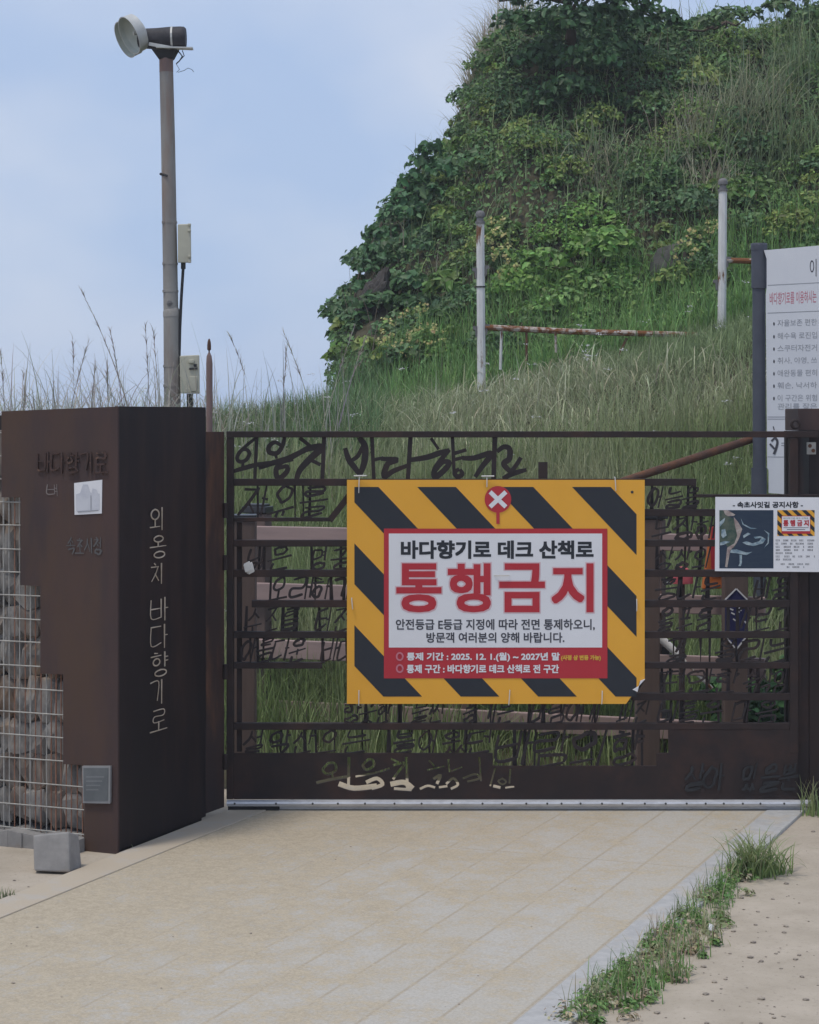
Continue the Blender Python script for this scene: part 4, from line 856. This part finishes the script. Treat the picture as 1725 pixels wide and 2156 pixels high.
# meadow
def scatter(n, x0, x1, y0, y1):
    X = RNG.uniform(x0, x1, n); Y = RNG.uniform(y0, y1, n); k = frustum_mask(X, Y); return X[k], Y[k]
parts = []
def lownoise(X, Y, f, sd): return np.array([mnoise.noise(Vector((x*f+sd, y*f, sd))) for x, y in zip(X, Y)])
X, Y = scatter(56000, -2.7, 3.4, 9.0, 12.6); k = RNG.random(len(X)) < .25+.75*sstep(Y, 9.0, 9.9); X, Y = X[k], Y[k]
ln = lownoise(X, Y, 1.3, 3.0)
G1 = np.array([.225, .30, .115]); D1 = np.array([.38, .39, .23])
f = np.clip(.25+.9*ln+.16*(Y-10.5)+RNG.normal(0, .2, len(X)), 0, 1)[:, None]
t = (G1*(1-f)+D1*f)*(1+RNG.normal(0, .2, (len(X), 1)))
parts.append(blades(np.c_[X, Y, tz(X, Y)-.02], RNG.uniform(.22, .55, len(X))*(.45+.55*sstep(Y, 9.0, 10.2)), RNG.uniform(.003, .009, len(X)), np.abs(RNG.normal(.33, .3, len(X))), np.clip(t, .01, 1)))
X, Y = scatter(64000, -3.2, 4.2, 12.4, 15.9); k = RNG.random(len(X)) < .12+.88*sstep(X, -1.55, -1.2); X, Y = X[k], Y[k]
ln = lownoise(X, Y, 1.1, 9.0)
G2 = np.array([.225, .30, .135]); D2 = np.array([.46, .46, .30])
f = np.clip(.36+.9*ln+.25*np.clip(X, -1, 1)-.35*(Y-14)*.5+RNG.normal(0, .22, len(X)), 0, 1)[:, None]
vv_ = HY-(tz(X, Y)-EYE)/Y*F; f = f*(.12+.88*sstep(vv_, 765, 815)[:, None])
t = (G2*(1-f)+D2*f)*(1+RNG.normal(0, .2, (len(X), 1)))
parts.append(blades(np.c_[X, Y, tz(X, Y)-.02], RNG.uniform(.12, .32, len(X))*(1-.3*sstep(X, .1, .6)), RNG.uniform(.0035, .008, len(X)), np.abs(RNG.normal(.62, .4, len(X))), np.clip(t, .01, 1), K=5))
X, Y = scatter(2600, -1.2, 4.0, 11.6, 15.0); k = HY-(tz(X, Y)-EYE)/Y*F > 785; X, Y = X[k], Y[k]; n = len(X)
parts.append(blades(np.c_[X, Y, tz(X, Y)], RNG.uniform(.2, .4, n), RNG.uniform(.005, .011, n), np.abs(RNG.normal(.95, .35, n)), hsv_tint(n, (.42, .43, .26), .2), K=6, tipc=hsv_tint(n, (.58, .56, .40), .15)))
v, q, t = join([p if p[1].shape[1] == 4 else p for p in parts]); tag(bigmesh('meadow_grass', v, q, t, M['grass']), 'long pale green and straw coloured meadow grass covering the slope', 'grass', kind='stuff')
# white umbels
X, Y = scatter(420, -2.5, 3.5, 10, 14.8); k = RNG.random(len(X)) < .26; X, Y = X[k], Y[k]; n = len(X)
Pp = np.c_[X, Y, tz(X, Y)+RNG.uniform(.25, .42, n)]; P2 = np.repeat(Pp, 9, 0)+RNG.normal(0, 1, (n*9, 3))*np.array([.017, .017, .004])
v, q, t = leaves(P2, np.tile([0, -.25, 1.], (n*9, 1))+RNG.normal(0, .25, (n*9, 3)), RNG.uniform(.009, .017, n*9), np.full((n*9, 3), .56)*RNG.uniform(.85, 1.1, (n*9, 1)), 1.0, 0)
tag(bigmesh('wildflowers', v, q, t, M['petal']), 'flat white wildflower heads dotted through the meadow', 'wildflowers', kind='stuff')
# dry stalks against the sky
parts = []
n = 260; X = RNG.uniform(-3.2, -.35, n); Y = RNG.uniform(12.4, 13.5, n); zb = tz(X, Y)
st_t = hsv_tint(n, (.46, .43, .37), .15)
parts.append(blades(np.c_[X, Y, zb], RNG.gamma(4, .055, n)+.38, np.full(n, .0065), np.abs(RNG.normal(.22, .17, n)), st_t, K=6))
n = 1150; X = RNG.uniform(-3.2, -1.15, n); Y = RNG.uniform(12.4, 13.6, n)
parts.append(blades(np.c_[X, Y, tz(X, Y)], RNG.uniform(.40, .86, n), RNG.uniform(.005, .009, n), np.abs(RNG.normal(.92, .3, n)), hsv_tint(n, (.42, .41, .34), .2), K=7))
Xs, Ys = [], []
for px, top in ((15, 745), (60, 780), (130, 720), (158, 706), (184, 770), (230, 760), (270, 700), (296, 615), (318, 690), (340, 700), (563, 700), (590, 735), (680, 700), (672, 690), (700, 720)):
    Yc = 13.2; x = (px-CX)/F*Yc; Xs.append((x, Yc, top))
tall = np.array([[x, y, float(tz(x, y))] for x, y, _ in Xs]); hh = np.array([(HY-tp)/F*13.2+EYE for _, _, tp in Xs])-tall[:, 2]
for (x, y, z_), h_ in zip(tall, hh):      # tall stalks, each with a loose plume, leaning one way or the other
    m_ = 24; tt = RNG.uniform(.62, 1.0, m_); kx = RNG.normal(0, .16)
    for pr in (blades(np.array([[x, y, z_]]), np.array([h_*1.04]), np.array([.009]), np.array([0.0]), hsv_tint(1, (.40, .35, .31), .1), K=7),
               blades(np.c_[np.full(m_, x), np.full(m_, y), z_+h_*tt], RNG.uniform(.03, .09, m_), np.full(m_, .005), np.abs(RNG.normal(.55, .25, m_)), hsv_tint(m_, (.42, .37, .33), .1))):
        pr[0][:, 0] += (pr[0][:, 2]-z_)*kx*(.6+.5*(pr[0][:, 2]-z_)); parts.append(pr)
v, q, t = join(parts); tag(bigmesh('dry_stalks', v, q, t, M['grass']), 'thin dry grass stalks standing against the sky above the pier', 'grass', kind='stuff')
# green fringe at the foot of the hill
parts = []
n = 5200; X = RNG.uniform(-1.35, -.2, n); Y = RNG.uniform(12.9, 15.2, n)
parts.append(blades(np.c_[X, Y, tz(X, Y)], RNG.uniform(.12, .36, n)*(.55+.45*sstep(X, -1.3, -.6)), RNG.uniform(.006, .011, n), np.abs(RNG.normal(.4, .25, n)), hsv_tint(n, (.16, .25, .11), .25)))
n = 1500; X = RNG.uniform(-.8, -.1, n); Y = RNG.uniform(15.0, 16.6, n)
parts.append(blades(np.c_[X, Y, tz(X, Y)], RNG.uniform(.15, .36, n), RNG.uniform(.006, .011, n), np.abs(RNG.normal(.45, .25, n)), hsv_tint(n, (.16, .26, .11), .25)))
v, q, t = join(parts); tag(bigmesh('green_fringe', v, q, t, M['grass']), 'dark green tufted grass at the foot of the hill beside the sky', 'grass', kind='stuff')

# hill cover: leaf clumps over the whole bank
def pxy(px, py, Y): p = at(px, py, Y); return p
def clump(c, r, n, tint, size=.06, squash=.75, up=.35):
    d = RNG.normal(0, 1, (n, 3)); d /= np.linalg.norm(d, axis=1)[:, None]; d[:, 2] = np.abs(d[:, 2])*.9+d[:, 2]*.1; d[:, 1] = -np.abs(d[:, 1])*.6+d[:, 1]*.4
    rad = r*RNG.uniform(.55, 1.08, n)**.6; P = np.asarray(c)+d*rad[:, None]*np.array([1, 1, squash])
    N = d*.8+np.array([0, -.25, up+.3])+RNG.normal(0, .62, (n, 3))
    return leaves(P, N, size*RNG.uniform(.6, 1.3, n), hsv_tint(n, tint, .24))
parts = []
pal = [(0.116, 0.206, 0.069), (0.152, 0.256, 0.074), (0.104, 0.181, 0.078), (0.189, 0.294, 0.078), (0.250, 0.325, 0.092), (0.122, 0.219, 0.092)]
n = 36000; X = RNG.uniform(-.9, 4.9, n); Y = RNG.uniform(15.2, 20.9, n); k = tz(X, Y) > 1.9; X, Y = X[k], Y[k]; zz_ = tz(X, Y); ua = X/Y*F+CX; va = HY-(zz_-EYE)/Y*F; k = ~((ua > 750) & (ua < 832) & (va > 570) & (va < 740)); X, Y = X[k], Y[k]; N = tnormal(X, Y)
P = np.c_[X, Y, tz(X, Y)]+N*RNG.uniform(.0, .10, len(X))[:, None]
parts.append(leaves(P, N+np.array([0, -.2, .3])+RNG.normal(0, .45, (len(X), 3)), RNG.uniform(.03, .065, len(X)), hsv_tint(len(X), (0.122, 0.213, 0.074), .35)))
m_ = 0
while m_ < 980:
    x = RNG.uniform(-.85, 4.7); y = RNG.uniform(15.5, 20.5); z_ = float(tz(x, y))
    if z_ < 2.0: continue
    u = (x/y*F+CX, HY-(z_-EYE)/y*F)
    if 756 < u[0] < 824 and 585 < u[1] < 715 and RNG.random() < .75: continue
    r = RNG.uniform(.06, .15)+.16*RNG.random()**3
    tint = pal[RNG.integers(0, 6)]
    if u[0] < 900 and u[1] < 700: tint = (0.104, 0.194, 0.083)
    if 1080 < u[0] < 1330 and 470 < u[1] < 680: tint = (0.201, 0.350, 0.083); r *= 1.1
    if u[1] > 620 and u[0] > 1150: tint = (0.201, 0.325, 0.101)
    if u[1] < 260 and 1080 < u[0] < 1360: tint = (0.079, 0.150, 0.064)
    big_ = u[0] < 960 and u[1] > 330
    parts.append(clump((x, y, z_+.04), r, int(1900*r*r+40*r/.1), tint, (.075 if big_ else .046)*RNG.choice([.7, 1, 1.3]))); m_ += 1
v, q, t = join(parts); tag(bigmesh('undergrowth', v, q, t, M['leaf']), 'dense green leafy creepers and bushes covering the steep hillside', 'undergrowth', kind='stuff')
# dead twigs and climbing stems among the leaves
n = 900; X = RNG.uniform(-.6, 4.6, n); Y = RNG.uniform(15.6, 20.6, n)
tw = blades(np.c_[X, Y, tz(X, Y)], RNG.uniform(.15, .55, n), RNG.uniform(.004, .009, n), np.abs(RNG.normal(.5, .35, n)), hsv_tint(n, (.20, .165, .12), .3), K=5)
tag(bigmesh('dead_twigs', *tw, M['grass']), 'thin dead twigs and bare stems poking out of the hillside creepers', 'twigs', kind='stuff')
# grass growing out of the hill among the leaves
parts = []
n = 9000; X = RNG.uniform(-.2, 4.6, n); Y = RNG.uniform(15.0, 16.6, n)
parts.append(blades(np.c_[X, Y, tz(X, Y)], RNG.uniform(.18, .42, n), RNG.uniform(.006, .012, n), np.abs(RNG.normal(.4, .25, n)), hsv_tint(n, (.20, .34, .11), .25)))
n = 2600; X = RNG.uniform(.0, 4.6, n); Y = RNG.uniform(16.5, 20.6, n)
parts.append(blades(np.c_[X, Y, tz(X, Y)], RNG.uniform(.15, .5, n), RNG.uniform(.005, .011, n), np.abs(RNG.normal(.55, .3, n)), hsv_tint(n, (.24, .31, .15), .35), K=5))
v, q, t = join(parts); tag(bigmesh('bank_grass', v, q, t, M['grass']), 'green grass growing between the creepers on the hillside', 'grass', kind='stuff')

def surf(px, py):
    """where the sight line through a picture point meets the hill"""
    b = -(py-HY)/F; Ys_ = np.linspace(12, 21, 500)
    for _ in range(60):                      # slide towards the hill until the sight line meets it
        a = (px-CX)/F; d = EYE+b*Ys_-tz(a*Ys_, Ys_)
        if (d < 0).any(): break
        px += 5; b -= 2/F
    i = np.argmax(d < 0) if (d < 0).any() else 470
    y = Ys_[i]; return a*y, y, float(tz(a*y, y))
tus = [(968, 150, .62, 'tan', 'straw coloured grass tussock on the skyline shoulder of the hill'), (955, 235, .5, 'tan', 'straw grass tussock on the cliff edge below the skyline shoulder'), (1010, 100, .7, 'tan', 'tall thin grass tussock beside the dark tree against the sky'),
       (1265, 360, .55, 'mix', 'bowed grey green grass tussock in the middle of the hillside'), (1235, 395, .42, 'tan', 'small dry grass tussock just below the bowed grey green one'), (1455, 350, .62, 'mix', 'arching grass tussock high above the taller white post'),
       (1530, 290, .75, 'mix', 'large silver green grass tussock below the crest of the hill'), (1610, 260, .8, 'mix', 'tall upright grass tussock at the crest with thin dry stems'), (1680, 190, .9, 'grn', 'tall green reedy tussock at the top of the hill'), (1440, 300, .6, 'tan', 'pale dry tussock between two greener ones on the upper hillside'),
       (1600, 400, .6, 'grn', 'dark green arching tussock above the information board'), (1690, 330, .7, 'grn', 'green grass tussock between the crest and the information board'), (1340, 420, .45, 'grn', 'short green tussock near the boulder'), (1500, 410, .5, 'tan', 'dry tussock right above the ball cap of the taller white post'), (895, 305, .35, 'grn', 'small grassy tuft on the cliff edge over the hanging creeper')]
for px, py, h_, kd, lab in tus:
    x, y, z_ = surf(px, py); n = int((70+110*h_)*(2.6 if px < 1020 else 1)); c = {'tan': (.34, .33, .22), 'mix': (.25, .31, .18), 'grn': (.18, .27, .13)}[kd]; c2 = {'tan': (.48, .43, .32), 'mix': (.38, .38, .25), 'grn': (.27, .32, .17)}[kd]
    P_ = np.array([x, y, z_-.03])+RNG.normal(0, 1, (n, 3))*np.array([.15, .10, .01]); P_[:, 2] = np.maximum(tz(P_[:, 0], P_[:, 1]), z_-.3)-.04; P_ = P_[tz(P_[:, 0], P_[:, 1]) > z_-.34]; n = len(P_); t1 = hsv_tint(n, c, .22)
    v, q, t = blades(P_, h_*RNG.uniform(.45, 1.08, n), RNG.uniform(.007, .015, n), np.abs(RNG.normal(.58, .34, n)), t1, K=6, tipc=hsv_tint(n, c2, .2))
    tag(bigmesh('grass_tussock', v, q, t, M['grass'], origin=(x, y, z_)), lab, 'grass tussock', 'grass tussocks on the hillside')
# dark tree on the crest
tx, ty = at(1195, 100, 18.6)[:2]; tzb = float(tz(tx, ty))
tree = empty('crest_tree', (tx, ty, tzb), 'dark leafy tree at the top of the hill against the sky', 'tree')
mb = MB(); tr_ = random.Random(12); tips = []
mb.tube([(tx, ty, tzb-.1), (tx+.03, ty-.03, tzb+.45), (tx-.02, ty-.02, tzb+.9)], [.06, .05, .03], 8)
for k in range(9):
    a = tr_.uniform(0, 6.28); b = Vector((tx+.02, ty-.02, tzb+tr_.uniform(.35, .9))); e = b+Vector((math.cos(a)*tr_.uniform(.35, .8), math.sin(a)*.45, tr_.uniform(-.05, .5))); mb.tube([b, (b+e)/2+Vector((0, 0, .06)), e], [.022, .015, .006], 6); tips.append(e)
mb.build('trunk', M['stem'], tree, smooth=True)
parts = []
for px, py, r in ((1190, 70, .36), (1120, 70, .30), (1260, 60, .32), (1080, 55, .2), (1150, 10, .33), (1230, -10, .36), (1310, 30, .28), (1340, 10, .22), (1370, 40, .18), (1400, 45, .14), (1180, -60, .4), (1270, -70, .35), (1100, 0, .24), (1160, 130, .3), (1240, 140, .3), (1300, 110, .26), (1120, 140, .24), (1200, 200, .26), (1425, 52, .08), (1352, 70, .2)):
    p = at(px, py, 18.3+RNG.uniform(-.25, .3)); parts.append(clump(p, r, int(1900*r*r)+30, (.075, .15, .062), .075, .8, .25))
v, q, t = join(parts); bigmesh('crown', v, q, t, M['leaf'], tree)
for nm, px, py, items, tint, lab in (('shrub', 1530, 50, ((1480, 55, .16), (1530, 45, .2), (1570, 40, .16), (1430, 62, .08)), (.15, .24, .105), 'light green rounded shrub on the crest of the hill'),
      ('shrub', 1650, 20, ((1640, 25, .18), (1665, 5, .16), (1690, 40, .16)), (.14, .23, .10), 'leafy shrub on the crest beside the reedy tussock'),
      ('shrub', 1250, 560, ((1210, 600, .22), (1250, 540, .26), (1290, 520, .22), (1180, 640, .2), (1310, 640, .18), (1150, 560, .2)), (.20, .35, .09), 'bright green broad shrub between the two white posts'),
      ('shrub', 1180, 650, ((1150, 660, .16), (1190, 640, .15), (1240, 670, .15)), (.22, .36, .11), 'low bright green shrub above the rusty rail')):
    x, y, z_ = surf(px, py); y_ = y if py > 100 else 19.2
    rt_ = empty(nm, (x if py > 100 else at(px, py, y_)[0], y_, z_), lab, 'shrub', 'shrubs on the hillside'); parts = []; mb = MB(); base = Vector(rt_.location)
    for a, b, r in items:
        yy = y_-.25; c_ = Vector(at(a, b, yy)); parts.append(clump(c_, r, int(1700*r*r)+40, tint, .075)); mb.tube([base, (base+c_)/2+Vector((0, 0, -.05)), c_], [.014, .01, .005], 6)
    mb.build('stem', M['stem'], rt_); v, q, t = join(parts); bigmesh('crown', v, q, t, M['leaf'], rt_)
# hanging creeper on the cliff edge
vine = empty('hanging_creeper', at(760, 700, 19.0), 'large leaved dark creeper hanging over the bare cliff edge', 'creeper'); parts = []; mb = MB()
for px, py, r in ((722, 730, .10), (718, 690, .10), (725, 650, .12), (735, 610, .12), (748, 570, .13), (762, 530, .12), (782, 500, .13), (800, 460, .16), (825, 430, .17), (845, 390, .18), (860, 350, .17), (880, 320, .15), (850, 460, .2), (880, 420, .2), (905, 370, .2), (870, 520, .18), (712, 640, .06), (730, 755, .07)):
    c_ = at(px+(28 if py < 480 else 32 if py < 640 else 20), py, 19.0-RNG.uniform(.1, .6)); r *= .85; parts.append(clump(c_, r, int(1500*r*r)+36, (.095, .195, .085), .088, .9, .1))
mb.tube([at(900, 330, 19), at(820, 440, 18.9), at(760, 560, 18.8), at(725, 740, 18.7)], [.02, .016, .012, .006], 6); mb.build('stem', M['stem'], vine, smooth=True)
v, q, t = join(parts); bigmesh('foliage', v, q, t, M['leaf'], vine)
# bare earth under the overhang
bm = bmesh.new(); bmesh.ops.create_icosphere(bm, subdivisions=4, radius=1)
for vtx in bm.verts:
    nn = mnoise.noise(vtx.co*2.3)*.25+mnoise.noise(vtx.co*6)*.1; vtx.co *= 1+nn
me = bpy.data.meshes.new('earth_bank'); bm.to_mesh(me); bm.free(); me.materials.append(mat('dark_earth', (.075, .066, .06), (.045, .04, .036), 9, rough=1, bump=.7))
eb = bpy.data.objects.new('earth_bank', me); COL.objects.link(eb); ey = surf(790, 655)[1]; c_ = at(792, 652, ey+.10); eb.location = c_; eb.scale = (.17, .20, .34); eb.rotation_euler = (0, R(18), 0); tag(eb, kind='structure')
# honeysuckle
for k, (spots, lab) in enumerate((([(840, 700, .17), (880, 670, .15), (820, 730, .12), (900, 720, .16), (860, 740, .12)], 'honeysuckle bush with many cream flowers low beside the cliff edge'), ([(1050, 500, .10), (1060, 540, .10), (1075, 570, .09), (1045, 470, .07)], 'honeysuckle trail with pale flowers beside the cap of the shorter white post'), ([(1470, 500, .12), (1445, 530, .10), (1500, 480, .08)], 'small honeysuckle with pale flowers over the boulder'))):
    x, y, z_ = surf(*spots[0][:2]); hb = empty('honeysuckle', (x, y, z_), lab, 'flowering shrub', 'honeysuckle in flower'); parts = []; fl = []; mb = MB()
    for a, b, r in spots:
        sx, sy, sz_ = surf(a, b); c_ = np.array(at(a, b, sy-.2)); parts.append(clump(c_, r, int(1500*r*r)+30, (.18, .28, .085), .05)); mb.tube([(x, y, z_), tuple(c_)], [.01, .004], 5)
        n = 14 if k else 26; d = RNG.normal(0, 1, (n, 3)); d /= np.linalg.norm(d, axis=1)[:, None]; d[:, 1] = -np.abs(d[:, 1]); Pf = np.repeat(c_+d*r*1.05*np.array([1, 1, .8]), 4, 0)+RNG.normal(0, .012, (n*4, 3))
        fl.append(leaves(Pf, np.tile([0, -1, .6], (n*4, 1))+RNG.normal(0, .5, (n*4, 3)), RNG.uniform(.02, .034, n*4), hsv_tint(n*4, (.55, .50, .22), .18), .8))
    mb.build('stem', M['stem'], hb); v, q, t = join(parts); bigmesh('foliage', v, q, t, M['leaf'], hb); v, q, t = join(fl); bigmesh('flowers', v, q, t, M['petal'], hb)
# boulder
bm = bmesh.new(); x, y, z_ = surf(1425, 560); rb_ = random.Random(3)
for i in range(20): bm.verts.new(at(1425+rb_.uniform(-58, 50), 556+rb_.uniform(-34, 44), y-.02+rb_.uniform(-.12, .2)))
for p_ in ((1370, 545), (1385, 515), (1480, 488), (1482, 560), (1375, 600)): bm.verts.new(at(p_[0], p_[1]+8, y-.06))
bmesh.ops.convex_hull(bm, input=bm.verts); bmesh.ops.delete(bm, geom=[v for v in bm.verts if not v.link_faces], context='VERTS'); bmesh.ops.transform(bm, matrix=Matrix.Translation(-Vector((x, y, z_))), verts=bm.verts)
me = bpy.data.meshes.new('boulder'); bm.to_mesh(me); bm.free(); me.materials.append(M['rock']); bo_ = bpy.data.objects.new('boulder', me); COL.objects.link(bo_); bo_.location = (x, y, z_); tag(bo_, 'grey slab of rock half buried in the hillside near the taller white post', 'boulder')
# leafy weeds right behind the gate
for px, Yb, h_, r, lab in ((1640, 9.35, .42, .20, 'leafy green weed behind the gate near the latch post'), (1560, 9.6, .32, .14, 'smaller leafy weed behind the marker post'), (1590, 9.3, .2, .13, 'low broad leaved weed at the foot of the marker post')):
    x = at(px, 900, Yb)[0]; wr = empty('leafy_weed', (x, Yb, 0), lab, 'weed', 'leafy weeds behind the gate'); mb = MB(); parts = []
    for k in range(4):
        e = (x+RNG.normal(0, .09), Yb+RNG.normal(0, .05), h_*RNG.uniform(.6, 1.1)); mb.tube([(x, Yb, 0), e], [.006, .003], 5); parts.append(clump(e, r*.8, 90, (.08, .17, .06), .055)); parts.append(clump((e[0], e[1], e[2]*.5), r*.7, 70, (.06, .13, .05), .055))
    mb.build('stem', M['stem'], wr); v, q, t = join(parts); bigmesh('foliage', v, q, t, M['leaf'], wr)

# ------------------------------------------------------------------ verge weeds, tufts, pebbles
def gnd(px, py): Yg = F*EYE/(py-HY); return (px-CX)/F*Yg, Yg
parts = []; lp = []
wr_ = random.Random(31)
def edge_x(py): return 1210+(2128-py)*1.156
for i in range(200):
    py = 1830+(wr_.random()**.85)*330; wdt = 34+95*min(1, max(0, (py-1840)/120))*(1 if py < 2080 else .9); ox = wr_.random()**1.5*wdt*1.15+4
    if (wr_.random() < .3 and ox > 50) or math.sin(py*.055)+math.sin(py*.13+ox*.05) < -1.45: continue
    x, y = gnd(edge_x(py)+ox, py); r = wr_.uniform(.015, .045)*(1.25 if ox < 50 else .8); n = wr_.randint(24, 52)
    grn = wr_.random(); tint = (.17, .29, .09) if grn < .55 else ((.30, .33, .17) if grn < .74 else (.44, .38, .26))
    d = RNG.normal(0, 1, (n, 3)); d[:, 2] = np.abs(d[:, 2]); d /= np.linalg.norm(d, axis=1)[:, None]
    lp.append(leaves(np.array([x, y, .005])+d*r*np.array([1.2, 1.2, .9])*RNG.uniform(.3, 1, (n, 1)), d+np.array([0, 0, .5]), RNG.uniform(.009, .02, n), hsv_tint(n, tint, .22), .6, 0))
    if wr_.random() < .55:
        k = wr_.randint(6, 18); parts.append(blades(np.array([x, y, 0])+RNG.normal(0, 1, (k, 3))*np.array([.02, .02, 0]), RNG.uniform(.03, .11, k), np.full(k, .0028), np.abs(RNG.normal(.4, .25, k)), hsv_tint(k, tint, .2)))
v, q, t = join(lp+parts); tag(bigmesh('verge_weeds', v, q, t, M['leaf']), 'low weeds and clover creeping along the paved path edge', 'weeds', kind='stuff')
def tuft(px, py, n, h_, lean, lab, tint=(.22, .33, .11), sp=.035, wd=.0055):
    x, y = gnd(px, py); P_ = np.array([x, y, -.005])+RNG.normal(0, 1, (n, 3))*np.array([sp, sp*.7, 0])
    v, q, t = blades(P_, h_*RNG.uniform(.45, 1.1, n), np.full(n, wd)*RNG.uniform(.7, 1.2, n), np.abs(RNG.normal(lean, .2, n)), hsv_tint(n, tint, .2), K=6, tipc=hsv_tint(n, (.3, .32, .18), .2))
    tag(bigmesh('grass_tuft', v, q, t, M['grass'], origin=(x, y, 0)), lab, 'grass tuft', 'grass tufts by the path')
tuft(1588, 1846, 190, .23, .85, 'spreading green grass tuft at the head of the verge weeds')
tuft(1640, 1840, 40, .2, .95, 'thin sprawling grass tuft just outside the spreading one', sp=.02)
tuft(1720, 1718, 40, .17, .35, 'upright grass tuft at the foot of the latch post', sp=.03)
tuft(14, 1893, 26, .05, .35, 'tiny sprig of weed in the sand near the concrete block', (.10, .13, .07), .01, .004)
tuft(262, 1788, 8, .06, .2, 'few dry grass blades at the foot of the dark pier face', (.25, .22, .16), .01, .003)
bm = bmesh.new(); pr_ = random.Random(14)
def pebble(x, y, r):
    o_ = bmesh.ops.create_icosphere(bm, subdivisions=1, radius=r)
    for vv_ in o_['verts']: vv_.co = Vector((vv_.co.x*pr_.uniform(.8, 1.4)+x, vv_.co.y*pr_.uniform(.8, 1.3)+y, max(vv_.co.z*.55+r*.25, .0005)+(.010 if abs(Vector((x, y, 0)).dot(PN)+2.677) < 1.0 else 0)))
for i in range(190):
    py = pr_.uniform(1725, 2170); px = edge_x(py)+60+420*pr_.random()**.8
    if px < 1790: pebble(*gnd(px, py), .0025+.008*pr_.random()**3)
for i in range(26):
    py = pr_.uniform(1740, 2150); px = pr_.uniform(max(20, 475-(py-1715)*2.3), edge_x(py)-40); x, y = gnd(px, py); pebble(x, y, .002+.004*pr_.random()**2)
for px, py, r in ((185, 1842, .012), (150, 1848, .006), (30, 1855, .006), (60, 1868, .004), (110, 1862, .005)): pebble(*gnd(px, py), r)
me = bpy.data.meshes.new('gravel'); bm.to_mesh(me); bm.free(); me.materials.append(M['pebble']); o = bpy.data.objects.new('gravel', me); COL.objects.link(o); tag(o, 'scattered dark pebbles on the sandy ground beside the path', 'gravel', kind='stuff')
x, y = gnd(1498, 1972); mb = MB(); mb.add([(x-.009, y, .020), (x+.006, y-.006, .018), (x+.010, y+.010, .032), (x-.004, y+.012, .038), (x+.002, y+.001, .036)], [(0,1,4),(1,2,4),(2,3,4),(3,0,4)])
tag(mb.build('paper_scrap', M['paper'], origin=(x, y, .025)), 'crumpled white scrap of paper caught in the verge weeds', 'litter')

# ------------------------------------------------------------------ a breath of sea haze
mb = MB(); mb.box((-14, -2, -1), (16, 45, 8.5)); hz = mb.build('haze', M['soil']); hz.data.materials.clear()
hm_ = bpy.data.materials.new('haze'); hm_.use_nodes = True; n_ = hm_.node_tree; n_.nodes.clear()
ho = n_.nodes.new('ShaderNodeOutputMaterial'); pv = n_.nodes.new('ShaderNodeVolumePrincipled'); pv.inputs['Density'].default_value = .0022; pv.inputs['Color'].default_value = (.92, .95, 1, 1); pv.inputs['Anisotropy'].default_value = .2
n_.links.new(pv.outputs[0], ho.inputs['Volume']); hz.data.materials.append(hm_); tag(hz, kind='stuff')
